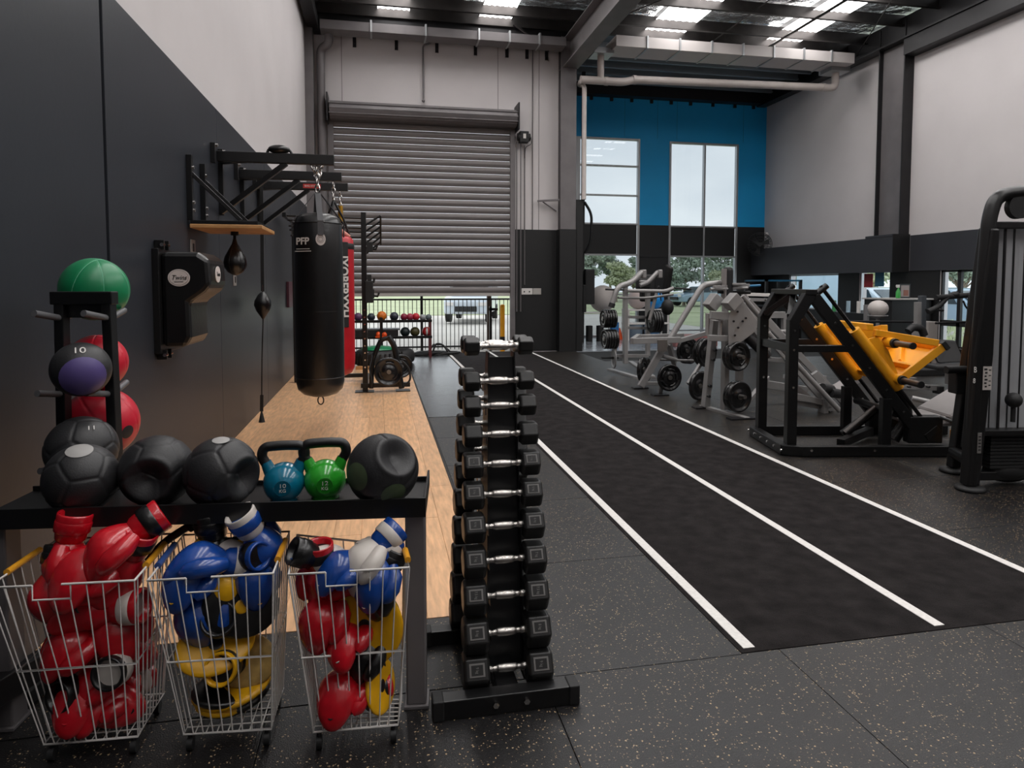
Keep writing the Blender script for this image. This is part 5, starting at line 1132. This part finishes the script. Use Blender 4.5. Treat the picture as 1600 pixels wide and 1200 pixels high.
# seat, back pad, stops
MB().frame(Q(1.42, WD / 2, .26), LU, LV, V(0, 0, 1), .40, .42, .09).build('seat', SEATG, lp, .03)
bk = Q(1.86, WD / 2, .46); bd = (LU * .86 + V(0, 0, .52)).normalized(); bn2 = bd.cross(LV).normalized()
MB().frame(bk, bd, LV, bn2, .72, .50, .09).build('back_pad', SEATG, lp, .03)
MB().bar(Q(1.30, WD / 2, .14), Q(2.05, WD / 2, .42), .10, .08).build('seat_frame', SATB, lp, .006)
for v in (.02, WD - .02):
    MB().frame(Q(1.25, v, .22), LU, LV, V(0, 0, 1), .30, .10, .24).build('stop_block', SATB, lp, .01)
    MB().tube([Q(1.36, v - .06, .34), Q(1.46, v - .10, .30), Q(1.52, v - .12, .14)], .016, 8).build('release_handle', mat('handle steel', '#5c5c5c', .4, .7), lp)
    MB().cyl(Q(1.42, v - .14, .10), Q(1.42, v - .14, .24), .018, 10).build('yellow_pin', YEL, lp)
MB().bar(Q(.70, .34, .10), Q(1.02, .34, .34), .06, .06).build('strut', SATB, lp, .004); MB().cyl(Q(.70, .30, .12), Q(.98, .30, .36), .03, 12).build('damper', mat('damper steel', '#4f4c4a', .4, .8), lp)
MB().bar(Q(.55, .08, .08), Q(1.1, WD - .08, .08), .07, .07).build('cross_beam', SATB, lp, .004)
MB().cyl(Q(1.0, .0, .36), Q(1.0, WD, .36), .035, 12).build('cross_tube', SATB, lp)
MB().tube(rounded([Q(.95, .12, .62), Q(1.12, .12, .5), Q(1.18, .12, .3), Q(1.05, .12, .1)], .15), .05, 10).build('lever_arm', SATB, lp)

# ================================================================ CABLE MACHINE at right edge
cm = thing('cable_machine', 'tall black weight stack machine with a brushed silver shroud at the right edge', 'gym machine', (4.6, 4.1, 0))
ca = R(-8); CU, CV = V(math.cos(ca), math.sin(ca), 0), V(-math.sin(ca), math.cos(ca), 0); CO = V(4.225, 4.05, 0)
def K(u, v, z): return CO + CU * u + CV * v + V(0, 0, z)
pth = rounded([K(0, 0, .03), K(.02, 0, .9), K(.085, .02, 1.98), K(.14, .03, 2.14), K(.34, .03, 2.17), K(1.2, .03, 2.17)], .16, 6)
MB().tube(pth, .048, 16).build('front_frame', BLK, cm)
MB().prism([K(-.05, -.045, .04), K(.045, -.045, .04), K(.11, -.045, 1.0), K(.12, -.045, 1.9), K(.06, -.045, 1.9), K(-.02, -.045, 1.0)], CV * .09).build('front_column', BLK, cm, .012)
MB().prism([K(.18, .42, .04), K(.27, .42, .04), K(.47, .42, 1.95), K(.38, .42, 1.95)], CV * .08).build('rear_column', BLK, cm, .012)
MB().prism([K(.03, .05, .22), K(.24, .42, .22), K(.42, .42, 1.92), K(.10, .05, 1.92)], CU * .012).build('side_cover', BLKM, cm)
MB().cyl(K(.22, .46, .16), K(.02, .0, .20), .045, 14).build('floor_tube', BLK, cm)
for (u, v) in ((0, 0), (.22, .46)): MB().lathe([(0, 0), (.095, 0), (.10, .01), (.095, .028), (.05, .035), (0, .035)], K(u, v, 0), 24).build('foot_pad', BLKM, cm)
MB().frame(K(.52, .10, 1.16), CU, CV, V(0, 0, 1), .84, .012, 1.52).build('shroud', BRUSH, cm, .003)
for u in (.20, .34): MB().frame(K(u, .092, 1.16), CU, CV, V(0, 0, 1), .008, .006, 1.5).build('shroud_fold_shade', mat('shroud shadow line', '#3c3d3f', .4, .6), cm)  # shade along the shroud folds, laid on as dark strips
MB().frame(K(.55, .03, 1.93), CU, CV, V(0, 0, 1), .92, .05, .05).build('cross_bar', BLK, cm, .006)
MB().frame(K(.55, .04, .42), CU, CV, V(0, 0, 1), .98, .10, .04).build('cross_bar', BLK, cm, .006)
for k in range(10): MB().frame(K(.50, .12, .15 + k * .026), CU, CV, V(0, 0, 1), .62, .14, .020).build('stack_weight', BLKM, cm, .002)
for u in (.245, .40): MB().cyl(K(u, .06, .4), K(u, .06, 1.93), .010 if u < .3 else .006, 8).build('guide_rod', STEELD, cm)
pu = K(.30, .02, 2.06); MB().cyl(pu - CV * .025, pu + CV * .025, .085, 24).build('pulley', BLKM, cm)
kn = K(.31, .0, .66); MB().sph(kn, .055, 18, 12).cyl(kn, kn - V(0, 0, .16), .016, 8).build('selector_knob', BLKM, cm)
MB().tube([K(.31, .05, .70), K(.31, .05, 1.95)], .005, 6).build('cable', BLKM, cm)
MB().frame(K(.52, .1, .08), CU, CV, V(0, 0, 1), .86, .07, .07).build('base_tube', BLK, cm, .01); MB().sph(K(.42, .15, .11), (.22, .10, .10), 20, 12).build('lower_cover', BLKM, cm)
lb_ = MB().frame(K(.06, -.052, .83), CU, CV, V(0, 0, 1), .065, .003, .17).build('instruction_label', mat('label paper', '#b6afaa', .5), cm)
for i, zz in enumerate((.895, .87, .845, .82, .795, .77)): MB().frame(K(.045 + .004 * (i % 2), -.055, zz), CU, CV, V(0, 0, 1), .022 - .004 * (i % 3), .001, .012).build('label_print', BLKM, lb_)
for i, zz in enumerate((.89, .85, .81, .78)): MB().frame(K(.077, -.055, zz), CU, CV, V(0, 0, 1), .016, .001, .006).build('label_print', BLKM, lb_)
l2_ = MB().frame(K(.02, -.052, .36), CU, CV, V(0, 0, 1), .03, .003, .15).build('warning_label', mat('grey label', '#6f6c6a', .5), cm)
for i in range(5): MB().frame(K(.02, -.055, .31 + i * .024), CU, CV, V(0, 0, 1), .018, .001, .008).build('label_print', BLKM, l2_)
text('B', .06, K(-.03, -.05, .89), axes(CU, (0, 0, 1)), WHITE, cm, sx=.7); text('8', .05, K(-.035, -.05, .81), axes(CU, (0, 0, 1)), WHITE, cm, sx=.8)
MB().cyl(K(.30, .42, .83), K(.10, .42, .83), .03, 14).build('roller_pad', BLKM, cm)
MB().frame(K(.24, .47, .72), CU, CV, V(0, 0, 1), .10, .10, .17).build('lever_box', BLKM, cm, .01)

# ================================================================ SILVER PLATE-LOADED MACHINES
def T(par, pts, r=.03, name='frame_tube', m=None, rad=.15, n=10): return MB().tube(rounded([V(*p) for p in pts], rad) if len(pts) > 2 else [V(*p) for p in pts], r, n).build(name, m or SILV, par)
def Bm(par, p, q, w=.07, h=.09, name='frame_beam', m=None, up=(0, 0, 1)): return MB().bar(p, q, w, h, up).build(name, m or SILV, par, .005)
# machine A: chest press, farthest
A_ = thing('chest_press', 'silver chest press machine nearest the far windows with plates on both arms', 'gym machine', (4.3, 10.6, 0))
Bm(A_, (4.107,10.700,0.159), (4.094,10.700,1.489)); Bm(A_, (4.765,11.300,0.214), (4.749,11.300,1.581))
Bm(A_, (3.971,11.120,0.000), (4.073,9.957,0.000), .09, .06); Bm(A_, (4.769,12.151,0.000), (4.332,10.055,0.000), .09, .06)
T(A_, [(4.091,10.600,1.403), (4.781,10.600,1.391), (4.920,10.600,1.446)], .032); T(A_, [(3.707,10.600,1.425), (4.034,10.600,1.414)], .016, 'handle', BLKM); T(A_, [(4.943,10.600,1.446), (5.250,10.600,1.423)], .016, 'handle', BLKM)
T(A_, [(3.822,10.600,1.168), (3.920,10.600,1.479), (4.186,10.700,1.522), (4.432,10.800,1.719)], .048, 'press_arm', rad=.2); T(A_, [(4.481,11.000,1.489), (4.623,11.000,1.534), (4.812,11.000,1.725)], .04, 'press_arm', rad=.2)
T(A_, [(3.811,10.600,1.125), (3.833,10.600,1.190)], .055, 'arm_end', BLKM); 
for p in ((4.467,10.800,1.687), (4.849,11.000,1.691)): MB().frame(p, V(1, 0, 0), V(0, 1, 0), V(0, 0, 1), .075, .10, .15).build('arm_cap', SILV, A_, .02)
T(A_, [(3.933,10.600,1.286), (4.519,10.800,1.269), (4.968,10.700,1.335)], .022); T(A_, [(4.582,10.800,0.892), (4.706,10.800,1.356)], .03)
Bm(A_, (4.077,10.700,0.957), (4.751,11.200,0.916), .05, .05); Bm(A_, (4.113,10.700,0.772), (4.717,11.200,0.721), .04, .05); Bm(A_, (3.911,10.700,0.295), (4.723,11.200,0.225), .05, .06)
T(A_, [(3.852,10.600,0.242), (3.907,10.600,0.479), (3.860,10.600,0.609)], .03); MB().frame((4.835,11.500,1.441), V(1, 0, 0), V(0, 1, 0), V(0, 0, 1), .30, .12, .50).build('back_pad', BLKM, A_, .04); MB().frame((5.131,11.300,1.581), V(1, 0, 0), V(0, .95, .3), V(0, -.3, .95), .08, .22, .55).build('back_pad', BLKM, A_, .03)
MB().frame((4.623,11.200,1.523), V(1, 0, 0), V(0, 1, 0), V(0, 0, 1), .28, .10, .22).build('cover', BLKM, A_, .04); MB().frame((4.602,11.150,1.557), V(1, 0, 0), V(0, 1, 0), V(0, 0, 1), .16, .1, .05).build('cover', SILV, A_, .02)
for k in range(5):
    for (q0, r) in ((V(*(3.712,10.700,0.928)), .155), (V(*(3.703,10.600,0.590)), .165)): plate(A_, q0 + V(.045 * k, 0, 0), (1, 0, 0), r, .04, openings=0)
for k in range(4): plate(A_, V(*(4.660,10.900,0.864)) + V(.045 * k, 0, 0), (1, 0, 0), .20, .04, openings=0)
plate(A_, (3.863,10.600,0.263), (1, -.1, 0), .17, .02, SILV, openings=0); T(A_, [(3.614,10.500,0.290), (3.943,10.600,0.272)], .018, 'weight_horn', BLKM)
MB().sph((5.001,11.000,1.104), (.11, .11, .14), 16, 10).build('hanging_bag', BLKM, A_); T(A_, [(4.783,11.000,1.219), (4.827,11.000,1.556), (4.879,11.000,1.218)], .012, 'cord', STEELD)
# machine B: row/lat machine with long bent arm
B_ = thing('seated_row_machine', 'silver seated row machine with a long bent arm and black chest pad', 'gym machine', (4.3, 8.6, 0))
T(B_, [(3.935,8.600,0.720), (4.375,8.600,1.411), (4.451,8.600,1.500), (4.781,8.600,1.536)], .042, 'long_arm', rad=.22, n=14)
Bm(B_, (3.361,8.500,0.738), (4.059,8.500,0.744), .06, .08); Bm(B_, (3.634,8.900,0.764), (4.299,8.900,0.772), .05, .06); Bm(B_, (3.361,8.500,0.738), (3.614,8.900,0.764), .06, .08); Bm(B_, (4.050,8.500,0.735), (4.615,8.800,0.812), .05, .06)
Bm(B_, (3.528,8.600,0.098), (3.888,8.600,0.694), .06, .09); Bm(B_, (3.936,8.600,0.693), (4.166,8.900,0.367), .06, .09); Bm(B_, (3.565,8.600,0.141), (3.999,8.700,0.105), .05, .05)
MB().frame((3.774,8.450,0.674), V(1, 0, 0), V(0, 1, 0), V(0, 0, 1), .14, .02, .16).build('logo_plate', mat('grey plate', '#57514d', .5), B_, .004)
T(B_, [(3.843,8.600,0.517), (4.091,8.700,0.447)], .028); T(B_, [(3.841,8.700,0.452), (4.573,8.800,0.407)], .016)
for p in ((3.694,9.028,0.000), (3.722,8.396,0.000)): MB().cbox(V(*p) + V(0, 0, .01), (.22, .12, .02)).build('foot_plate', STEELD, B_)
Bm(B_, (3.766,8.495,0.000), (3.750,8.400,0.147), .05, .05); Bm(B_, (4.133,8.400,0.145), (4.563,8.600,0.601), .04, .05)
MB().frame((4.755,8.500,1.500), V(1, -.2, 0).normalized(), V(.2, 1, 0).normalized(), V(0, 0, 1), .11, .22, .50).build('chest_pad', BLKM, B_, .05); MB().frame((4.697,8.500,1.491), V(1, -.2, 0).normalized(), V(.2, 1, 0).normalized(), V(0, 0, 1), .015, .20, .46).build('pad_board', mat('pad board', '#8a8583', .5), B_, .004)
Bm(B_, (4.490,8.400,1.465), (5.078,8.500,1.491), .05, .045); MB().frame((4.862,8.400,1.509), V(1, 0, 0), V(0, 1, 0), V(0, 0, 1), .20, .06, .03).build('label_block', SILV, B_, .004); T(B_, [(4.443,8.400,1.439), (5.029,8.450,1.456)], .02)
T(B_, [(5.058,8.500,1.482), (5.255,8.500,1.491)], .018, 'handle', mat('blue handle', '#1f6a94', .4)); T(B_, [(4.612,8.500,1.403), (5.099,8.500,1.393)], .025, 'roller', BLKM)
Bm(B_, (4.776,8.600,1.275), (4.785,8.600,0.824), .07, .07)
plate(B_, (3.677,8.900,0.296), (.9, -.8, 0), .175, .05); plate(B_, (3.862,9.200,0.245), (.9, -.8, 0), .175, .05)
plate(B_, (3.860,8.400,0.240), (.15, -1, 0), .185, .05, openings=5)
plate(B_, (4.391,9.000,0.538), (.45, -1, 0), .19, .05, openings=3); plate(B_, (4.550,9.200,0.506), (.45, -1, 0), .19, .05)
plate(B_, (4.453,8.500,0.559), (.45, -1, 0), .20, .05, openings=3); plate(B_, (4.499,8.700,0.547), (.45, -1, 0), .20, .05)
plate(B_, (4.039,7.900,0.196), (.5, -1, 0), .185, .05, openings=0); plate(B_, (4.170,8.050,0.178), (.5, -1, 0), .185, .05)
# machine C: 45 degree leg press, silver
C_ = thing('incline_leg_press', 'silver incline leg press with four holed uprights and stacked black plates', 'gym machine', (4.6, 7.0, 0))
Bm(C_, (3.871,7.400,0.025), (3.917,7.300,1.081), .07, .10); Bm(C_, (4.015,7.200,0.018), (4.067,7.300,1.079), .06, .10)
Bm(C_, (3.871,7.497,0.000), (4.005,6.679,0.000), .07, .06); MB().cbox(V(*(3.831,7.419,0.000)) + V(0, 0, .01), (.2, .12, .02)).build('foot_plate', STEELD, C_); MB().cbox(V(*(3.954,6.725,0.000)) + V(0, 0, .01), (.3, .12, .02)).build('foot_plate', STEELD, C_)
for p in ((3.899,7.240,0.727), (3.877,7.240,0.613), (3.862,7.280,0.294), (3.848,7.280,0.171)): MB().cyl(V(*p) - V(0, .03, 0), V(*p) + V(0, .02, 0), .017, 10).build('hole_ring', BLKM, C_)
Bm(C_, (3.733,7.100,0.885), (3.988,7.050,0.878), .05, .07); Bm(C_, (3.760,7.100,1.152), (3.975,7.050,1.138), .10, .09)
MB().prism([(3.872,7.350,0.879), (3.868,7.350,1.156), (4.115,7.300,1.156), (4.121,7.300,0.879)], (.02, .12, 0)).build('head_panel', mat('shaded silver', '#918b89', .4, .25), C_, .004)
Bm(C_, (3.878,7.100,0.913), (3.891,7.100,1.077), .03, .05); Bm(C_, (3.988,7.050,0.885), (3.984,7.050,1.093), .03, .06)
MB().prism([(3.931,7.000,1.111), (3.992,7.000,1.316), (4.071,7.000,1.368), (4.321,7.000,1.055), (4.274,7.000,0.959), (4.066,7.000,0.814), (3.937,7.000,0.801)], (.02, .03, 0)).build('gusset_plate', SILV, C_, .003)
for p in ((4.013,6.980,1.258), (4.031,6.980,1.192), (3.985,6.980,1.082), (4.097,6.980,1.081), (4.042,6.980,1.008), (4.137,6.980,1.117), (4.004,6.980,0.920)): MB().cyl(p, V(*p) - V(0, .012, 0), .013, 8).build('bolt', STEELD, C_)
for (a0, b0) in (((3.788,7.200,1.223), (3.907,7.200,1.372)), ((3.929,7.000,1.258), (4.023,7.000,1.353))):
    a0, b0 = V(*a0), V(*b0); MB().frame((a0 + b0) / 2, (b0 - a0).normalized(), V(0, 1, 0), (b0 - a0).normalized().cross(V(0, 1, 0)), .17, .16, .13).build('carriage_end', SILV, C_, .008)
Bm(C_, (4.081,7.100,1.329), (5.231,6.900,0.029), .05, .08); Bm(C_, (4.467,7.500,1.302), (5.760,7.300,-0.033), .05, .08); T(C_, [(4.220,7.200,1.371), (4.477,7.200,1.103)], .025)
T(C_, [(4.343,6.850,0.954), (5.218,6.750,0.042)], .03); T(C_, [(4.145,7.100,0.976), (4.445,7.000,0.657)], .06, 'dark_bumper', STEELD)
MB().prism([(4.448,7.400,0.992), (4.567,7.400,1.069), (4.826,7.400,0.789), (4.697,7.400,0.688)], (.02, .3, 0)).build('foot_platform', SILV, C_, .004)
Bm(C_, (4.721,6.900,0.213), (5.229,6.900,0.090), .06, .07); Bm(C_, (5.113,6.900,-0.005), (5.112,6.900,0.336), .06, .12); Bm(C_, (4.757,6.950,0.128), (5.442,6.950,-0.004), .05, .06); Bm(C_, (5.386,6.900,0.008), (5.457,6.900,0.189), .06, .06)
MB().prism([(4.970,7.000,0.402), (5.104,7.000,0.475), (5.210,7.000,0.357), (5.067,7.000,0.292)], (.05, .1, 0)).build('bracket', SILV, C_, .004); T(C_, [(4.848,7.000,0.557), (5.057,7.000,0.354)], .03, 'dark_bumper', BLKM)
MB().prism([(4.949,7.200,0.313), (5.234,7.200,0.092), (4.955,7.200,0.077)], (.02, .06, 0)).build('gusset_plate', mat('shaded silver', '#918b89'), C_, .003)
for p in ((5.081,6.800,0.307), (5.183,6.800,0.252)): MB().cyl(V(*p) - V(.06, 0, 0), V(*p) + V(.10, .05, -.03), .055, 12).build('roller_pad', BLKM, C_)
Bm(C_, (5.420,7.100,0.220), (5.706,7.100,0.368), .20, .06, 'seat_pad', SEATG); Bm(C_, (4.231,7.200,0.010), (4.832,7.600,0.324), .05, .05); Bm(C_, (4.789,7.600,0.243), (5.382,7.600,0.143), .07, .10)
for (p, ax, r, op) in (((4.032,6.950,0.679), (.25, -1, 0), .170, 3), ((4.078,7.100,0.669), (.25, -1, 0), .175, 3), ((4.020,6.900,0.221), (.25, -1, 0), .180, 0), ((4.075,7.050,0.202), (.25, -1, 0), .183, 0)): plate(C_, p, ax, r, .055, openings=op)
for p in ((4.011,6.900,0.684), (4.007,6.850,0.237)): MB().cyl(V(*p), V(*p) + V(.02, -.08, 0), .024, 12).build('weight_horn', CHROMED, C_)
MB().frame((4.199,7.200,0.396), V(1, 0, 0), V(0, 1, 0), V(0, 0, 1), .07, .07, .9).build('frame_beam', SILV, C_, .004)
# bench press stations and others behind the black frame
D_ = thing('bench_station', 'silver bench station with white frame seen behind the incline leg press', 'gym machine', (6.2, 9.5, 0))
Bm(D_, (5.634,9.500,1.350), (6.032,9.500,1.339), .05, .05, m=WHITE); Bm(D_, (5.636,9.500,1.270), (6.034,9.500,1.258), .05, .05); T(D_, [(5.450,9.300,1.393), (5.539,9.300,1.255), (5.783,9.300,0.958)], .04)
Bm(D_, (5.719,9.200,1.042), (6.099,9.200,1.039), .08, .10); Bm(D_, (5.843,9.200,0.372), (5.827,9.200,1.061), .06, .07); Bm(D_, (6.117,9.200,0.317), (6.098,9.200,1.058), .06, .07); T(D_, [(5.866,9.000,0.799), (6.047,9.000,0.797)], .03)
Bm(D_, (5.681,9.000,0.994), (6.004,8.800,0.555), .06, .09); Bm(D_, (5.680,9.200,0.376), (6.337,9.200,0.312), .07, .07); T(D_, [(5.500,9.100,0.971), (5.969,8.900,0.422)], .03)
MB().frame((6.270,9.000,0.531), V(1, 0, 0), V(0, 1, 0), V(0, 0, 1), .30, .3, .08).build('seat_pad', SEATG, D_, .02); Bm(D_, (6.280,9.000,0.140), (6.271,9.000,0.502), .06, .06); Bm(D_, (5.989,9.000,0.119), (6.698,9.000,0.080), .06, .06)
E2 = thing('rack_station', 'dark power cage with thin bars standing before the blue wall corner', 'rack', (8.5, 14, 0))
for a in ((9.0, 14.3), (9.9, 14.3), (9.0, 15.2), (9.9, 15.2)): MB().box(a[0] - .03, a[0] + .03, a[1] - .03, a[1] + .03, 0, 1.62).build('upright', BLK, E2)
for z in (1.60, 1.0): MB().box(8.97, 9.93, 14.27, 14.33, z - .02, z + .02).box(8.97, 9.03, 14.33, 15.2, z - .02, z + .02).box(9.87, 9.93, 14.33, 15.2, z - .02, z + .02).build('cross_bar', mat('blue bar', '#14506e', .4) if z > 1.5 else BLK, E2)
F_ = thing('decline_bench', 'grey padded seat machine with a dark curved seat back behind the yellow carriage', 'gym machine', (7.6, 8.0, 0))
MB().prism([(7.151,7.600,0.775), (7.614,7.600,0.751), (7.575,7.400,0.480), (7.180,7.400,0.472)], (.03, .08, 0)).build('seat_back', BLKM, F_, .02)
MB().frame((7.259,7.300,0.440), V(1, -.2, 0).normalized(), V(.2, 1, 0).normalized(), V(0, 0, 1), .55, .30, .06).build('seat', BLKM, F_, .02)
Bm(F_, (6.711,7.600,0.161), (7.280,7.500,0.133), .06, .07); MB().frame((7.271,7.500,0.108), V(1, 0, 0), V(0, 1, 0), V(0, 0, 1), .08, .12, .10).build('rubber_foot', BLKM, F_, .01); Bm(F_, (7.185,8.200,0.121), (7.556,8.200,0.129), .06, .08)
for p in ((6.797,7.500,0.165), (6.963,7.500,0.160), (7.091,7.500,0.156)): MB().cyl(V(*p) - V(0, .05, 0), V(*p), .014, 8).build('hole_ring', BLKM, F_)
Bm(F_, (7.349,7.400,0.197), (7.339,7.400,0.426), .08, .08); Bm(F_, (7.259,8.000,0.409), (7.592,8.000,0.420), .08, .06); Bm(F_, (7.559,8.000,0.737), (7.595,8.000,0.356), .07, .08)
T(F_, [(6.047,6.600,0.189), (6.332,6.400,0.125)], .03); T(F_, [(6.412,6.500,0.134), (6.766,6.600,0.362)], .022); T(F_, [(6.308,6.600,0.135), (6.691,6.500,0.154)], .022)
G_ = thing('cable_station', 'dark cable row station with pulley arms in front of the mullioned window', 'gym machine', (8.8, 9.5, 0))
MB().cbox((9.2, 9.6, .05), (1.3, .5, .10)).build('base', BLKM, G_, .01); MB().bar((8.754,9.500,1.214), (8.783,9.500,-0.207), .08, .08).build('column', SILV, G_, .004); MB().bar((9.115,9.800,1.314), (9.136,9.800,0.457), .09, .09).build('column', mat('steel blue grey', '#5f6469', .4, .5), G_, .004)
T(G_, [(8.906,9.300,1.291), (9.596,9.300,1.331)], .045, 'arm', BLKM); T(G_, [(8.769,9.300,1.063), (8.961,9.300,1.134), (9.126,9.300,1.301)], .045, 'arm', BLKM); T(G_, [(8.826,9.400,1.090), (9.159,9.400,1.077)], .02, 'grip', BLKM)
MB().sph((9.272,9.300,1.343), (.07, .07, .05), 14, 10).build('pulley_cap', BLKM, G_); T(G_, [(9.438,9.300,1.237), (9.492,9.300,1.131), (9.583,9.300,1.067)], .014, 'cable', BLKM)
T(G_, [(8.317,9.200,0.752), (8.397,9.200,0.823), (8.565,9.200,0.800), (8.618,9.200,0.686)], .06, 'curved_pad', BLKM); MB().bar((9.492,9.200,1.343), (9.444,9.200,0.189), .07, .07).build('column', BLKM, G_, .004)
T(G_, [(7.662,10.200,0.870), (9.426,10.200,0.839)], .02, 'barbell', STEELD); T(G_, [(9.595,10.000,0.826), (10.259,10.000,0.841)], .02, 'barbell', STEELD)
# reception counter with bottle and pictures
ct = thing('counter', 'black counter with a pale top along the right wall', 'counter', (10.6, 12.2, 0))
MB().box(10.35, 11.3, 11.9, 12.7, 0, 1.19).build('counter_body', WBLK, ct, .006); MB().box(10.32, 11.32, 11.86, 12.74, 1.19, 1.22).build('counter_top', mat('pale bench top', '#b3aeaa', .4), ct, .003)
c = V(*(10.578,12.000,1.168)); c.z = 1.22
o = MB().lathe([(0, 0), (.042, 0), (.045, .02), (.045, .13), (.02, .19), (.016, .22), (0, .22)], c, 18).build('spray_bottle', mat('green liquid', '#3f9a4a', .3)); base_to(o, c); tag(o, 'green spray bottle with white trigger on the counter', 'bottle')
MB().cbox(c + V(-.01, 0, .25), (.07, .03, .06)).cbox(c + V(-.045, 0, .255), (.03, .02, .02)).build('trigger', WHITE, o, .004)
for (px, t, cc) in (((10.821,12.100,1.164), 'small framed picture beside the green spray bottle', '#8a5a4c'), ((11.557,12.300,1.156), 'small framed picture behind the cable column', '#7d6a66')):
    c = V(*px); pf = thing('picture_frame', t, 'picture', (c.x, c.y, 1.22)); MB().cbox((c.x, c.y, 1.37), (.26, .02, .30)).build('frame', BLK, pf, .003); MB().cbox((c.x, c.y - .011, 1.37), (.20, .004, .24)).build('print', mat('print ' + cc, '#9a8f8c', .5), pf); MB().cbox((c.x + .02, c.y - .014, 1.33), (.12, .003, .12)).build('print_shape', mat('shape ' + cc, cc, .5), pf)
o = MB().box(10.2, 10.42, 10.8, 11.2, 0, .80).build('waste_bin', mat('pale bin', '#8f8985', .5), None, .01); tag(base_to(o, (10.3, 11, 0)), 'pale narrow bin beside the black counter', 'bin')
sb_ = thing('ball_stand', 'pale stand holding the white ball behind the yellow carriage', 'stand', (8.3, 10.6, 0)); c = V(*(8.847,10.500,1.072))
MB().cyl((c.x, c.y, 0), (c.x, c.y, c.z - .17), .03, 10).box(c.x - .2, c.x + .2, c.y - .2, c.y + .2, 0, .03).build('stem', SILV, sb_); MB().lathe([(.02, -.19), (.16, -.14), (.17, -.12), (.15, -.12), (.02, -.16)], c, 24).build('cup', SILV, sb_)
o = MB().sph(c, (.17, .17, .15), 28, 18).build('slam_ball', mat('white ball', '#b9b2ae')); tag(base_to(o, c - V(0, 0, .15)), 'white ball on a stand behind the yellow carriage', 'ball')
for (p, q_, t) in (((9.017,11.000,1.126), (9.020,11.000,0.594), 'upright grey roller post left of the white ball'),):
    o = MB().cyl(p, (p[0], p[1], 0), .05, 12).build('roller_post', mat('mid grey plastic', '#6b6a6b', .5)); tag(base_to(o, (p[0], p[1], 0)), t, 'post')
wr_ = thing('wall_mat_rack', 'low dark shelf with white rollers against the wall between the narrow windows', 'shelf', (10.9, 14.3, 0))
MB().box(10.75, 11.25, 13.2, 14.9, .0, .85).build('shelf_body', WBLK, wr_, .006)
for (a, m, t) in ((13.9, mat('pale blue roller', '#9fb7c4', .5), 'pale blue roller standing on the low wall shelf'), (14.4, mat('green roller', '#3f8f57', .5), 'small green roller standing on the low wall shelf'), (13.55, WHITE, 'white roller standing on the low wall shelf')):
    o = MB().cyl((10.9, a, .85), (10.9, a, 1.12), .045, 12).build('foam_roller', m); tag(base_to(o, (10.9, a, .85)), t, 'roller')
for (yy1, zz1, c_, t) in ((13.75, 1.60, '#b8343e', 'red poster in the second narrow window'), (13.4, 1.62, '#3f7f9e', 'blue poster in the second narrow window')):
    o = MB().box(11.30, 11.31, yy1 - .14, yy1 + .14, zz1 - .16, zz1 + .16).build('poster', mat('poster ' + c_, c_, .6)); tag(base_to(o, (11.30, yy1, zz1 - .16)), t, 'poster')
